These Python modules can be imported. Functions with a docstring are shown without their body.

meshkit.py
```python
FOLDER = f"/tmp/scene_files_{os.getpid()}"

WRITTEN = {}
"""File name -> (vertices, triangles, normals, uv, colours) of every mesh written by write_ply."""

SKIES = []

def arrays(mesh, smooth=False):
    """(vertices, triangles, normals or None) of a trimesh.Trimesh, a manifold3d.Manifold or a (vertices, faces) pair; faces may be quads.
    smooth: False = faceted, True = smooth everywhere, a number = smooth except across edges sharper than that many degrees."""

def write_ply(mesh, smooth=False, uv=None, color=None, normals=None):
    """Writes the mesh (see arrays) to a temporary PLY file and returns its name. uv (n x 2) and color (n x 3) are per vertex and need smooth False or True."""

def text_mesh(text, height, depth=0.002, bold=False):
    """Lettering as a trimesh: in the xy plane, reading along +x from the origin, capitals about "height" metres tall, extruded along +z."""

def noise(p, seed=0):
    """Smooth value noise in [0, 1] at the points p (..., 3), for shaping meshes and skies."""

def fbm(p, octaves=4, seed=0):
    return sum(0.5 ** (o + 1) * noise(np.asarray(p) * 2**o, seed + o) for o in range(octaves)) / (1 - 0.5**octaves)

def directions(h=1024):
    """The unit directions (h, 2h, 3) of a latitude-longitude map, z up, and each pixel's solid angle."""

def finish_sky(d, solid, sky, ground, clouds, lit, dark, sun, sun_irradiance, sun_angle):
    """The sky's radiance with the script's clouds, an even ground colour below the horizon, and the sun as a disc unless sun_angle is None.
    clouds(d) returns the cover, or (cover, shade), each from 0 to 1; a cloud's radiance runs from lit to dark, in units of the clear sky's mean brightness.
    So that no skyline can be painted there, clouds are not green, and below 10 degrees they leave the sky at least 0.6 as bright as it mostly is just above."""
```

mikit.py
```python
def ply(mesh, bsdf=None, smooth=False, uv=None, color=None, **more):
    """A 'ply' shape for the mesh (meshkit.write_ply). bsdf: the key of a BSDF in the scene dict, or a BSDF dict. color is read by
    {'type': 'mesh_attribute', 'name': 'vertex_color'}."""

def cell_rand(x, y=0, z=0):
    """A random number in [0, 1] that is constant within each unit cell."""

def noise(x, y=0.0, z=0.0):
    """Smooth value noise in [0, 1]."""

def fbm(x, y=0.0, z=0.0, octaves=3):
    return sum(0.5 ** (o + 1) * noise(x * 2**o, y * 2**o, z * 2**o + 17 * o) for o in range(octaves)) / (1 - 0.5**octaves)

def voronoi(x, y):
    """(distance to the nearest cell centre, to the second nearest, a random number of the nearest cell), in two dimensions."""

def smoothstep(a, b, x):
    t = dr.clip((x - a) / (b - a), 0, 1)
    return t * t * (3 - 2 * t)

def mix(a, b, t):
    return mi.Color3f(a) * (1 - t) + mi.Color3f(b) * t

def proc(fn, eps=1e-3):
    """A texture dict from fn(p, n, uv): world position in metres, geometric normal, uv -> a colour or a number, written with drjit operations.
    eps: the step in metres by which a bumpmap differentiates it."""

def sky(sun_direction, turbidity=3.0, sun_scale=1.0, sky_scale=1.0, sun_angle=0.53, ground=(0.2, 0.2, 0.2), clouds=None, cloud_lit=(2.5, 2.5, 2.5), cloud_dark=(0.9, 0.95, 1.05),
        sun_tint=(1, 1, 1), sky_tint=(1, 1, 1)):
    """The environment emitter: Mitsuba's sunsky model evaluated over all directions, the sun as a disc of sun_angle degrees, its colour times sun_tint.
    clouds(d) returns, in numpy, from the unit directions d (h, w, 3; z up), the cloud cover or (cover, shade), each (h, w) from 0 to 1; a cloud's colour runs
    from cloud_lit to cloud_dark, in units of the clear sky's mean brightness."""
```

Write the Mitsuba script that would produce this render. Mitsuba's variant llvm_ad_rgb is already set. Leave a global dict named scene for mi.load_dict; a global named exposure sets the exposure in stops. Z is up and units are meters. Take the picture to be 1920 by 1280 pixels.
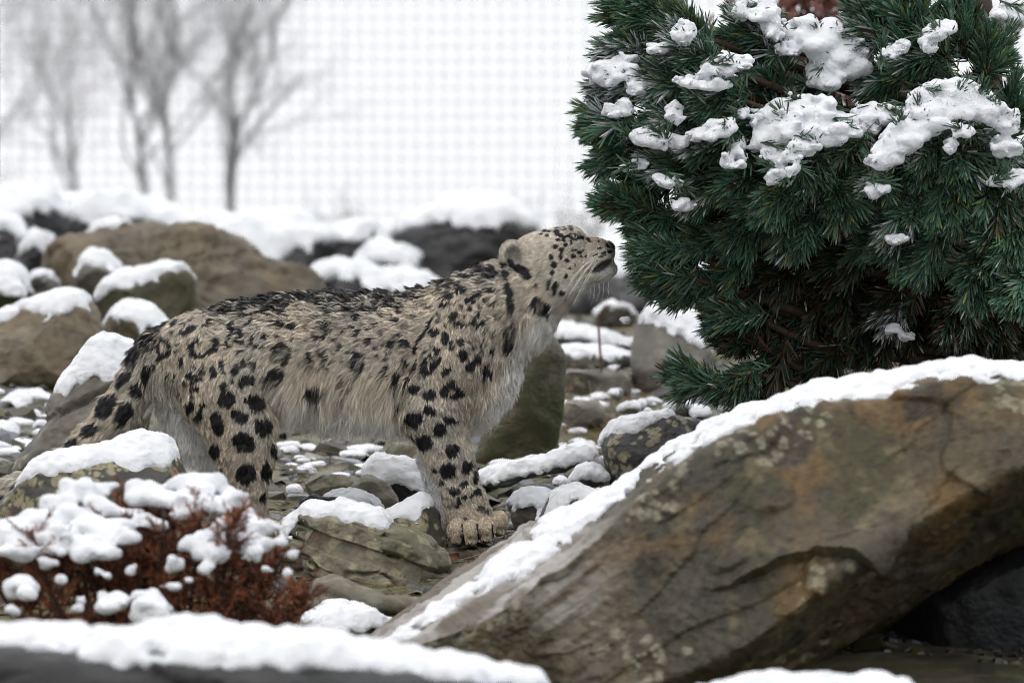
import math, numpy as np, trimesh, mitsuba as mi, drjit as dr
import mikit, meshkit
from scipy import ndimage, sparse
from scipy.spatial import cKDTree
from mikit import ply

# ------------------------------------------------------------------ camera, sky, exposure
T = mi.ScalarTransform4f
scene, labels = {}, {}
CAM = np.array([0.0, -11.0, 0.642])
PITCH = math.radians(-1.0)
HFOV = 12.0
FPX = 960.0 / math.tan(math.radians(HFOV / 2))          # focal length in pixels of a 1920 wide frame
FWD = np.array([0, math.cos(PITCH), math.sin(PITCH)])
UP = np.array([0, -math.sin(PITCH), math.cos(PITCH)])
scene['camera'] = {'type': 'thinlens', 'fov': HFOV, 'fov_axis': 'x', 'near_clip': 0.1, 'far_clip': 2000.0,
                   'aperture_radius': 0.0185, 'focus_distance': 10.95,
                   'to_world': T().look_at(origin=CAM.tolist(), target=(CAM + FWD).tolist(), up=[0, 0, 1])}
SUN = (-0.25, -0.45, 0.85)
scene['sky'] = mikit.sky(SUN, turbidity=3, sun_scale=0.12, sun_angle=40, 
                         clouds=lambda d: (1.0 + 0 * d[..., 2], 1 - np.clip(d[..., 2], 0, 1)),   # an even overcast, brighter overhead
                         cloud_lit=(3.5, 3.56, 3.66), cloud_dark=(2.3, 2.34, 2.4), ground=(0.55, 0.56, 0.58))
exposure = 1.85
FUR_N = 290000


# ------------------------------------------------------------------ helpers
def at(px, py, y):
    """World point seen at pixel (px, py) of the 1920 x 1280 frame on the plane of that y."""
    d = FWD + np.array([1, 0, 0]) * ((px - 960) / FPX) + UP * ((640 - py) / FPX)
    return CAM + d * ((y - CAM[1]) / d[1])


def ats(pts, y):
    return np.array([at(a, b, y) for a, b in pts])


PX = 11.0 / FPX                                          # metres per photo pixel in the plane y = 0


def bx(px):
    return (np.asarray(px, float) - 960) * PX


def bz(py):
    return at(960, 640, 0)[2] - (np.asarray(py, float) - 640) * PX


TY = np.array([-14, -6, -4, -2.6, -2, -1, 0, 1.5, 3.2, 5, 8, 9, 12, 60, 400])
TZ = np.array([-.55, -.40, -.33, -.24, -.2, -.11, 0, .12, .275, .40, .46, .5, .55, .2, -6])


def ground_z(x, y):
    x, y = np.broadcast_arrays(np.asarray(x, float), np.asarray(y, float))
    p = np.stack([x, y, 0 * x], -1)
    z = np.interp(y, TY, TZ) + .05 * (meshkit.fbm(p * 1.7, 3, 5) - .5) + .018 * (meshkit.fbm(p * 9, 3, 9) - .5)
    return z + .10 * np.clip((np.abs(x + .15) - .9) / 1.2, 0, 1.5) * (y > -3) * np.clip((y + 1) / 3, 0, 1)


def numbered(name):
    used = {k[:len(name)] for k in ()}
    if name not in KEYS:
        KEYS.add(name)
        return name
    i = 1
    while f'{name}_{i:03d}' in KEYS:
        i += 1
    KEYS.add(f'{name}_{i:03d}')
    return f'{name}_{i:03d}'


KEYS = set()


def thing(name, label=None, category=None, group=None, kind=None):
    key = numbered(name)
    d = {}
    for a, b in (('label', label), ('category', category), ('group', group), ('kind', kind)):
        if b:
            d[a] = b
    labels[key] = d
    return key


def put(key, mesh, bsdf, smooth=True, color=None, normals=None):
    """Makes the mesh the scene entry of that key."""
    if normals is not None:
        path = meshkit.write_ply(mesh, False, None, color, normals)
        scene[key] = {'type': 'ply', 'filename': path, 'face_normals': False, 'bsdf': {'type': 'ref', 'id': bsdf}}
    else:
        scene[key] = ply(mesh, bsdf, smooth=smooth, color=color)
    return key


def part(parent, name, mesh, bsdf, smooth=True, color=None, normals=None, kind=None):
    key = numbered(f'{parent}__{name}')
    if kind:
        labels[key] = {'kind': kind}
    return put(key, mesh, bsdf, smooth, color, normals)


_R = trimesh.transformations.euler_matrix(.7, 1.1, .4)[:3, :3]


def fbmr(p, o=4, seed=0):
    """fbm whose octaves are turned against each other, so that no grid shows."""
    p = np.asarray(p, float) @ _R
    out = 0
    for k in range(o):
        out = out + .5 ** (k + 1) * meshkit.noise(p + 7.3 * k, seed + k)
        p = (p @ _R) * 2.0
    return out / (1 - .5 ** o)


def fbm(p, s, o=4, seed=0):
    return fbmr(np.asarray(p) * s, o, seed)


def sstep(a, b, x):
    t = np.clip((x - a) / (b - a), 0, 1)
    return t * t * (3 - 2 * t)


def mixc(a, b, t):
    return np.asarray(a, float) * (1 - t[:, None]) + np.asarray(b, float) * t[:, None]


def vnormals(v, f):
    n = np.zeros_like(v)
    fn = np.cross(v[f[:, 1]] - v[f[:, 0]], v[f[:, 2]] - v[f[:, 0]])
    for k in range(3):
        np.add.at(n, f[:, k], fn)
    return n / np.maximum(np.linalg.norm(n, axis=1, keepdims=True), 1e-12)


def laplace(v, f, it, lam=.5, mu=-.52):
    n = len(v)
    e = np.vstack([f[:, [0, 1]], f[:, [1, 2]], f[:, [2, 0]]])
    A = sparse.coo_matrix((np.ones(2 * len(e)), (np.r_[e[:, 0], e[:, 1]], np.r_[e[:, 1], e[:, 0]])), (n, n)).tocsr()
    A.data[:] = 1
    d = np.maximum(np.asarray(A.sum(1)).ravel(), 1)
    for i in range(it):
        v = v + (lam if i % 2 == 0 else mu) * (A @ v / d[:, None] - v)
    return v


def surface_nets(F, org, h):
    """The zero surface of the sampled field F (negative inside) as (vertices, triangles)."""
    ins = F < 0
    c = np.zeros(np.array(F.shape) - 1, np.int16)
    for a in np.ndindex(2, 2, 2):
        c += ins[a[0]:F.shape[0] - 1 + a[0], a[1]:F.shape[1] - 1 + a[1], a[2]:F.shape[2] - 1 + a[2]]
    cells = np.argwhere((c > 0) & (c < 8))
    idx = -np.ones(c.shape, int)
    idx[tuple(cells.T)] = np.arange(len(cells))
    acc, cnt = np.zeros((len(cells), 3)), np.zeros(len(cells))
    corners = list(np.ndindex(2, 2, 2))
    for a in corners:
        for ax in range(3):
            if a[ax] == 0:
                b = list(a)
                b[ax] = 1
                fa, fb = F[tuple((cells + a).T)], F[tuple((cells + b).T)]
                m = (fa < 0) != (fb < 0)
                t = np.where(m, fa / np.where(m, fa - fb, 1), 0)
                p = np.tile(np.array(a, float), (len(cells), 1))
                p[:, ax] += t
                acc += p * m[:, None]
                cnt += m
    v = (cells + acc / np.maximum(cnt, 1)[:, None]) * h + np.asarray(org)
    faces = []
    for ax in range(3):
        o1, o2 = [(1, 2), (2, 0), (0, 1)][ax]
        sl = [slice(None)] * 3
        lo, hi = list(sl), list(sl)
        lo[ax], hi[ax] = slice(0, -1), slice(1, None)
        A, B = ins[tuple(lo)], ins[tuple(hi)]
        ed = np.argwhere(A != B)
        ed = ed[(ed[:, o1] > 0) & (ed[:, o2] > 0) & (ed[:, o1] < F.shape[o1] - 1) & (ed[:, o2] < F.shape[o2] - 1)]
        flip = A[tuple(ed.T)]
        e1, e2 = np.eye(3, dtype=int)[o1], np.eye(3, dtype=int)[o2]
        q = np.stack([idx[tuple((ed - e1 - e2).T)], idx[tuple((ed - e2).T)], idx[tuple(ed.T)], idx[tuple((ed - e1).T)]], 1)
        q[~flip] = q[~flip][:, ::-1]
        faces.append(q)
    q = np.vstack(faces)
    return v, np.vstack([q[:, [0, 1, 2]], q[:, [0, 2, 3]]])


def tube(pts, rad, sides=6, cap=True):
    p = np.asarray(pts, float)
    r = np.broadcast_to(np.asarray(rad, float), (len(p),))
    t = np.gradient(p, axis=0)
    t /= np.linalg.norm(t, axis=1, keepdims=True) + 1e-12
    ref = np.array([.31, .9, .2]) if abs(t.mean(0)[1]) < .8 else np.array([.9, .2, .3])
    a = np.cross(t, ref)
    a /= np.linalg.norm(a, axis=1, keepdims=True) + 1e-12
    b, ang = np.cross(t, a), np.arange(sides) * 2 * np.pi / sides
    v = (p[:, None] + r[:, None, None] * (np.cos(ang)[None, :, None] * a[:, None] + np.sin(ang)[None, :, None] * b[:, None])).reshape(-1, 3)
    i, j = np.meshgrid(np.arange(len(p) - 1), np.arange(sides), indexing='ij')
    q = np.stack([i * sides + j, i * sides + (j + 1) % sides, (i + 1) * sides + (j + 1) % sides, (i + 1) * sides + j], -1).reshape(-1, 4)
    f = np.vstack([q[:, [0, 1, 2]], q[:, [0, 2, 3]]])
    if cap:
        n = len(v)
        v = np.vstack([v, p[:1], p[-1:]])
        k = np.arange(sides)
        f = np.vstack([f, np.stack([k * 0 + n, (k + 1) % sides, k], 1), np.stack([k * 0 + n + 1, k + n - sides, (k + 1) % sides + n - sides], 1)])
    return v, f


def join(ms):
    vs, fs, o = [], [], 0
    for v, f in ms:
        vs.append(v)
        fs.append(np.asarray(f) + o)
        o += len(v)
    return np.vstack(vs), np.vstack(fs)


def spline(pts, n):
    """Catmull-Rom through the points."""
    p = np.asarray(pts, float)
    p = np.vstack([2 * p[0] - p[1], p, 2 * p[-1] - p[-2]])
    u = np.linspace(0, len(p) - 3 - 1e-9, n)
    i = u.astype(int)
    t = (u - i)[:, None]
    a, b, c, d = p[i], p[i + 1], p[i + 2], p[i + 3]
    return .5 * (2 * b + (c - a) * t + (2 * a - 5 * b + 4 * c - d) * t ** 2 + (3 * b - a - 3 * c + d) * t ** 3)


ICO = {k: trimesh.creation.icosphere(subdivisions=k) for k in (1, 2, 3, 4, 5, 6)}

# ------------------------------------------------------------------ materials
VC = {'type': 'mesh_attribute', 'name': 'vertex_color'}


def turned(p, k):
    """Three turned and scaled coordinates, so that the noise lattice of no two octaves lines up."""
    q = ((.36, .48, -.8), (-.8, .6, 0.), (.48, .64, .6)) if k % 2 else ((.6, 0., .8), (.64, .6, -.48), (-.48, .8, .36))
    return [p.x * r[0] + p.y * r[1] + p.z * r[2] for r in q]


def bumps(p, scales):
    out = 0
    for k, (s, a) in enumerate(scales):
        x, y, z = turned(p, k)
        out += a * mikit.noise(x * s + 3.1 * k, y * s, z * s)
    return out


def snow_bump(p, n, uv):
    return bumps(p, ((48, .0045), (110, .0026), (230, .0018), (480, .0010)))


def rock_bump(p, n, uv):
    return bumps(p, ((45, .0034), (100, .0024), (220, .0016), (450, .0008)))


scene['mat_rock'] = {'type': 'twosided', 'b': {'type': 'bumpmap', 'tex': mikit.proc(rock_bump, 2e-3), 'scale': 1.0,
                     'b': {'type': 'principled', 'base_color': VC, 'roughness': .55, 'specular': .35}}}
scene['mat_snow'] = {'type': 'twosided', 'b': {'type': 'bumpmap', 'tex': mikit.proc(snow_bump, 1.5e-3), 'scale': 1.0,
                     'b': {'type': 'principled', 'base_color': {'type': 'rgb', 'value': (.66, .68, .715)}, 'roughness': .7, 'specular': .3}}}
scene['mat_fur'] = {'type': 'twosided', 'b': {'type': 'principled', 'base_color': VC, 'roughness': .5, 'specular': .3}}
scene['mat_vc'] = {'type': 'twosided', 'b': {'type': 'principled', 'base_color': VC, 'roughness': .6, 'specular': .3}}
scene['mat_needle'] = {'type': 'twosided', 'b': {'type': 'principled', 'base_color': VC, 'roughness': .38, 'specular': .5}}
scene['mat_wet'] = {'type': 'principled', 'base_color': VC, 'roughness': .22, 'specular': .5}
scene['mat_eye'] = {'type': 'principled', 'base_color': VC, 'roughness': .05, 'specular': .6, 'clearcoat': 1.0, 'clearcoat_gloss': .97}

# ------------------------------------------------------------------ rocks and snow
ROCK = {  # base, second, speckle, lichen colour, lichen amount, moss amount
    'brown': ((.172, .133, .082), (.112, .095, .069), (.224, .189, .129), (.258, .241, .172), 0, .1),
    'grey': ((.146, .133, .112), (.086, .082, .073), (.215, .202, .172), (.292, .267, .172), .25, .15),
    'olive': ((.215, .194, .142), (.129, .120, .086), (.284, .258, .198), (.344, .318, .206), .12, .35),
    'lichen': ((.073, .069, .060), (.047, .045, .041), (.112, .103, .086), (.284, .249, .146), .95, .1),
    'slab': ((.129, .090, .043), (.073, .065, .052), (.181, .125, .052), (.275, .241, .146), .3, .18),
    'slate': ((.116, .129, .146), (.073, .082, .095), (.172, .185, .202), (.172, .172, .172), 0, 0),
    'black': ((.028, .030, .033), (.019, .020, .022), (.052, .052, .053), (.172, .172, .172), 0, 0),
    'dark': ((.043, .043, .045), (.028, .028, .030), (.073, .073, .073), (.284, .258, .163), .45, 0),
    'mossy': ((.099, .086, .052), (.052, .047, .030), (.129, .112, .073), (.172, .215, .086), 0, .45),
    'wall': ((.065, .065, .069), (.034, .034, .039), (.112, .112, .112), (.172, .172, .172), 0, 0),
}


def rock_color(v, n, kind, seed=0, lich=None):
    c1, c2, c3, cl, al, am = ROCK[kind]
    k = sstep(.35, .68, fbm(v, 5, 4, seed))
    c = mixc(c1, c2, k)
    c = mixc(c, c3, .6 * sstep(.5, .72, fbm(v, 16, 4, seed + 3)))
    c = .74 * c * (0.5 + 1.0 * fbm(v, 55, 3, seed + 5))[:, None]
    if kind == 'slab':
        rust = sstep(.55, .72, fbm(v * [1, 1, 1.6], 4.2, 4, seed + 21))
        c = mixc(c, (.21, .115, .032), .75 * rust)
        grey = sstep(.56, .7, fbm(v, 3.1, 4, seed + 33))
        c = mixc(c, (.085, .088, .092), .75 * grey)
        c = mixc(c, (.05, .052, .02), .7 * sstep(.56, .7, fbm(v, 6, 4, seed + 44)))
    if kind == 'mossy':
        c = mixc(c, (.05, .065, .025), .4 * sstep(.45, .65, fbm(v * [3, 3, .35], 9, 3, seed + 4)))
    if lich is None:
        lich = al
    if lich > 0:
        rng = np.random.default_rng(seed + 77)
        m = int(min(1500, len(v) // 10) * lich)
        cen = v[rng.integers(0, len(v), m)]
        patch = fbm(cen, 4, 3, seed + 12)
        cen = cen[patch > .48 - .12 * lich]
        if len(cen):
            rad = rng.uniform(.005, .019, len(cen)) * rng.uniform(.5, 1.1, len(cen))
            d, i = cKDTree(cen).query(v + .008 * (np.stack([fbm(v, 70, 2, s) for s in (1, 2, 3)], 1) - .5), k=1)
            w = sstep(1.1, .8, d / rad[i])
            c = mixc(c, np.asarray(cl) , w * .8 * (.55 + .45 * sstep(.3, .6, fbm(v, 130, 2, 4))))
    if am > 0:
        low = sstep(.5, .75, fbm(v, 7, 4, seed + 8) + .25 * am - .12 + .10 * (n[:, 2] < -.1))
        c = mixc(c, (.035, .05, .012), low * min(1, am * 1.6) * .8)
    return np.clip(c, .008, .9)


def poly_radius(poly, cen, th):
    """Distance from the centre to a star-shaped outline in the directions th."""
    q = poly - cen
    q2 = np.roll(q, -1, 0)
    d = np.stack([np.cos(th), np.sin(th)], 1)
    e = q2 - q
    den = d[:, :1] * e[None, :, 1] - d[:, 1:] * e[None, :, 0]
    den = np.where(np.abs(den) < 1e-12, 1e-12, den)
    t = (q[None, :, 0] * e[None, :, 1] - q[None, :, 1] * e[None, :, 0]) / den
    u = (q[None, :, 0] * d[:, 1:] - q[None, :, 1] * d[:, :1]) / den
    ok = (u >= -1e-6) & (u <= 1 + 1e-6) & (t > 0)
    return np.where(ok, t, 0).max(1)


def boulder_mesh(outline, y, thick, sub=5, seed=0, p=2.6, facets=7, rough=.018, strata=0., tilt=.3, cracks=.0, round_=.0):
    """A rock whose outline from the front is the given pixel outline at depth y, thick metres deep (half) each way."""
    rng = np.random.default_rng(seed)
    w = ats(outline, y)
    poly = w[:, [0, 2]]
    area2 = np.sum(poly[:, 0] * np.roll(poly[:, 1], -1) - np.roll(poly[:, 0], -1) * poly[:, 1])
    cen = np.sum((poly + np.roll(poly, -1, 0)) * (poly[:, 0] * np.roll(poly[:, 1], -1) - np.roll(poly[:, 0], -1) * poly[:, 1])[:, None], 0) / (3 * area2)
    m = ICO[sub]
    dv, f = np.array(m.vertices), np.array(m.faces)
    tb = np.linspace(-np.pi, np.pi, 721)
    Rb = poly_radius(poly, cen, tb)
    Rb = ndimage.gaussian_filter1d(Rb, 5, mode='wrap')
    th = np.arctan2(dv[:, 2], dv[:, 0])
    R = np.interp(th, tb, Rb)
    cphi = np.hypot(dv[:, 0], dv[:, 2])
    rc, rs = cphi ** (2 / p), np.abs(dv[:, 1]) ** (2 / p) * np.sign(dv[:, 1])
    v = np.stack([R * np.cos(th) * rc, thick * rs, R * np.sin(th) * rc], 1)
    size = np.sqrt(abs(area2) / 2)
    for _ in range(facets):
        nn = rng.normal(size=3) * [.8, 1, .8]
        nn[1] = -abs(nn[1]) if rng.random() < .7 else abs(nn[1])
        if abs(nn[1]) < .45:
            nn[1] = np.sign(nn[1]) * .6
        nn /= np.linalg.norm(nn)
        s = v @ nn
        h = s.max() * rng.uniform(.66, .9)
        ex = np.maximum(s - h, 0)
        v = v - nn * (ex * .92)[:, None]
    v = v + np.array([cen[0], y, cen[1]])
    n = vnormals(v, f)
    a = rough
    sd = seed * 13
    disp = a * 1.6 * (fbm(v, 1.6 / max(size, .05), 3, sd) - .5) + a * 1.3 * (fbm(v, 9, 4, sd + 1) - .5) * 2 * .6 + a * .5 * (fbm(v, 34, 4, sd + 2) - .5)
    if strata:
        q = v[:, 2] + tilt * v[:, 0] + .03 * fbm(v, 6, 3, sd + 6)
        s = q * strata
        fr = s - np.floor(s)
        lv = meshkit.noise(np.stack([np.floor(s), s * 0, s * 0], 1) * 1.37, sd)
        disp += a * 1.0 * (lv - .5) - a * .9 * np.exp(-(np.minimum(fr, 1 - fr) / .12) ** 2) * (fbm(v, 8, 2, sd + 8) > .47)
    if cracks:
        cr = np.abs(fbm(v * [1, 1, 1.8], 7, 3, sd + 15) - .5)
        disp -= cracks * np.exp(-(cr / .018) ** 2)
    v = v + n * disp[:, None]
    return v, f


def snow_mesh(v, f=None, T=.04, cell=.008, slope=.55, seed=0, line=None, patch=.0, w=None, over=.006, nz=.55, line_hi=None, lump=.3):
    """Pillow of snow lying on the upper side of the mesh. line: pixels (px, py) of its lower edge in front as (points, y)."""
    if f is not None:
        rg = np.random.default_rng(1)
        tri = v[f]
        ar = np.linalg.norm(np.cross(tri[:, 1] - tri[:, 0], tri[:, 2] - tri[:, 0]), axis=1) + 1e-12
        ns = int(min(600000, ar.sum() / 2 / cell ** 2 * 8))
        fi = rg.choice(len(f), ns, p=ar / ar.sum())
        a_, b_ = rg.random((2, ns))
        fl = a_ + b_ > 1
        a_, b_ = np.where(fl, 1 - a_, a_), np.where(fl, 1 - b_, b_)
        v = np.vstack([v, tri[fi, 0] * (1 - a_ - b_)[:, None] + tri[fi, 1] * a_[:, None] + tri[fi, 2] * b_[:, None]])
    x0, y0 = v[:, 0].min() - .03, v[:, 1].min() - .03
    nx, ny = int((v[:, 0].max() + .03 - x0) / cell) + 1, int((v[:, 1].max() + .03 - y0) / cell) + 1
    Z = np.full((nx, ny), -1e9)
    np.maximum.at(Z, (((v[:, 0] - x0) / cell).astype(int), ((v[:, 1] - y0) / cell).astype(int)), v[:, 2])
    Zd = ndimage.grey_dilation(Z, size=(3, 3))
    Z = np.where(Z < -1e8, Zd, Z)
    foot = ndimage.binary_closing(Z > -1e8, iterations=3)
    Zd = ndimage.grey_dilation(Z, size=(5, 5))
    Z = np.where(foot & (Z < -1e8), Zd, Z)
    foot &= Z > -1e8
    dist, ind = ndimage.distance_transform_edt(~foot, return_indices=True)
    Z = Z[tuple(ind)] - 0.8 * np.maximum(dist * cell - over, 0)
    Z = ndimage.gaussian_filter(Z, 1.0)
    gx, gy = np.gradient(ndimage.gaussian_filter(Z, 1.5), cell)
    X, Y = np.meshgrid(x0 + (np.arange(nx) + .5) * cell, y0 + (np.arange(ny) + .5) * cell, indexing='ij')
    P = np.stack([X, Y, Z], -1)
    sl = np.hypot(gx, gy)
    m = 1 / (slope + .001) * (slope * 2.2 - sl) * .5           # > 0 where flat enough
    m = np.clip(m, -1, 1) + nz * (fbm(P, 14, 3, seed) - .5) * 2 - patch * 2 * (fbm(P, 6, 3, seed + 4) - .35)
    mask = (m > 0) & (dist * cell < over)
    if line is not None:
        lp = ats(line[0], line[1])
        o = np.argsort(lp[:, 0])
        zl = np.interp(X, lp[o, 0], lp[o, 2]) + .03 * (fbm(P, 22, 4, seed + 9) - .5)
        kp = -(np.mean([q_[1] for q_ in line[0]]) - 640) / FPX + math.tan(PITCH)
        ok = (Z + (Y - line[1]) * -kp > zl) & (X > lp[:, 0].min()) & (X < lp[:, 0].max())
        mask = ok & (dist * cell < over) & (m > -.75)
        if line_hi is not None:
            hp = ats(line_hi[0], line_hi[1])
            zh = np.interp(X, hp[:, 0], hp[:, 2], left=1e3, right=1e3) + .02 * (fbm(P * [1, 1, 1], 12, 3, seed + 19) - .5)
            kp = -(np.mean([q_[1] for q_ in line_hi[0]]) - 640) / FPX + math.tan(PITCH)
            mask &= Z + (Y - line_hi[1]) * -kp < zh
    lab, num = ndimage.label(mask)
    if num:
        sz = ndimage.sum(mask, lab, np.arange(1, num + 1))
        mask &= np.isin(lab, 1 + np.nonzero(sz * cell * cell > .0006)[0])
    sd = (ndimage.distance_transform_edt(mask) - ndimage.distance_transform_edt(~mask)) * cell
    sd = ndimage.gaussian_filter(sd, 1.0)
    if sd.max() < cell:
        return None
    w = (w or T * 1.1) * 1.5
    u = np.clip(sd / w, 0, 1)
    T = T * .82
    t = T * (.14 + .86 * np.clip(1 - (1 - u) ** 2, 0, 1) ** .6) * np.clip(1 + lump * 3.4 * (fbm(P, 9, 3, seed + 2) - .5), .25, 2)
    base = ndimage.gaussian_filter(Z, 2.5)
    top = np.where(u > 0, Z + (base - Z) * .8 * u, Z) + t
    bot = Z - .014
    bx0, bx1 = np.nonzero(sd.max(1) > -cell * 2)[0][[0, -1]]
    by0, by1 = np.nonzero(sd.max(0) > -cell * 2)[0][[0, -1]]
    sl_ = (slice(max(bx0 - 3, 0), bx1 + 4), slice(max(by0 - 3, 0), by1 + 4))
    top, bot, sd, Xs, Ys = top[sl_], bot[sl_], sd[sl_], X[sl_], Y[sl_]
    on = sd > 0
    zlo, zhi = bot[on].min() - 3 * cell, top[on].max() + 4 * cell
    zs = np.arange(zlo, zhi, cell)
    Fv = np.maximum(np.maximum(zs[None, None] - top[..., None], bot[..., None] - zs[None, None]), -sd[..., None] * .9)
    Fv = np.pad(np.clip(Fv, -.05, .05), ((2, 2), (2, 2), (2, 2)), constant_values=.05)
    G = np.stack(np.broadcast_arrays(Xs[..., None], Ys[..., None], zs[None, None]), -1)
    nn = np.zeros(Fv.shape)
    nn[2:-2, 2:-2, 2:-2] = (1.5 * cell * (fbm(G, .32 / cell, 2, seed + 6) - .5) * 2 + .9 * cell * (fbm(G, .1 / cell, 2, seed + 7) - .5) * 2)
    Fv = ndimage.gaussian_filter(Fv, 1.15) + nn
    sv, sf = surface_nets(Fv, np.array([Xs[0, 0] - 2 * cell, Ys[0, 0] - 2 * cell, zlo - 2 * cell]), cell)
    if not len(sf):
        return None
    return laplace(sv, sf, 4), sf


def boulder(name, label, outline, y, thick, kind, seed, snow=None, category='boulder', lich=None, group=None, **kw):
    kw.setdefault('sub', 4 if y > 2.5 or category != 'boulder' else 5)
    key = thing(name, label, category, group)
    v, f = boulder_mesh(outline, y, thick, seed=seed, **kw)
    put(key + '__stone' if snow else key, (v, f), 'mat_rock', True, rock_color(v, vnormals(v, f), kind, seed, lich))
    if snow:
        for s in (snow if isinstance(snow, list) else [snow]):
            sm = snow_mesh(v, f, **{'seed': seed, **s})
            if sm is not None:
                part(key, 'snow_cap', sm, 'mat_snow')
    return key, v


def metaballs(balls, cell, seed=0, k=.012, noise=.004, freq=40):
    """Lumpy snow as the union of flattened balls (x, y, z, rx, ry, rz); returns one mesh for each separate lump."""
    b = np.array(balls, float)
    lo, hi = (b[:, :3] - b[:, 3:]).min(0) - .03, (b[:, :3] + b[:, 3:]).max(0) + .03
    n = ((hi - lo) / cell).astype(int) + 1
    F = np.full(n, .05)
    for x in b:
        c, r = x[:3], x[3:]
        a = np.clip(((c - r - .03 - lo) / cell).astype(int), 0, n - 1)
        e = np.clip(((c + r + .03 - lo) / cell).astype(int) + 2, 1, n)
        sl = tuple(slice(i, j) for i, j in zip(a, e))
        q = np.stack(np.meshgrid(*[lo[i] + np.arange(a[i], e[i]) * cell for i in range(3)], indexing='ij'), -1)
        k0 = np.sqrt((((q - c) / r) ** 2).sum(-1))
        k1 = np.sqrt((((q - c) / r ** 2) ** 2).sum(-1)) + 1e-9
        d = k0 * (k0 - 1) / k1 + noise * 2 * (fbmr(q * freq, 3, seed) - .5)
        h = np.clip(k - np.abs(F[sl] - d), 0, None)
        F[sl] = np.minimum(F[sl], d) - h * h / (4 * k)
    v, f = surface_nets(F, lo, cell)
    v = laplace(v, f, 3)
    lab = sparse.csgraph.connected_components(sparse.coo_matrix((np.ones(len(f) * 3), (f.ravel(), np.roll(f, 1, 1).ravel())), (len(v), len(v))))[1]
    out = []
    for g in np.unique(lab):
        ff = f[lab[f[:, 0]] == g]
        if len(ff) < 24:
            continue
        u, inv = np.unique(ff, return_inverse=True)
        out.append((v[u], inv.reshape(-1, 3)))
    return out


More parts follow.
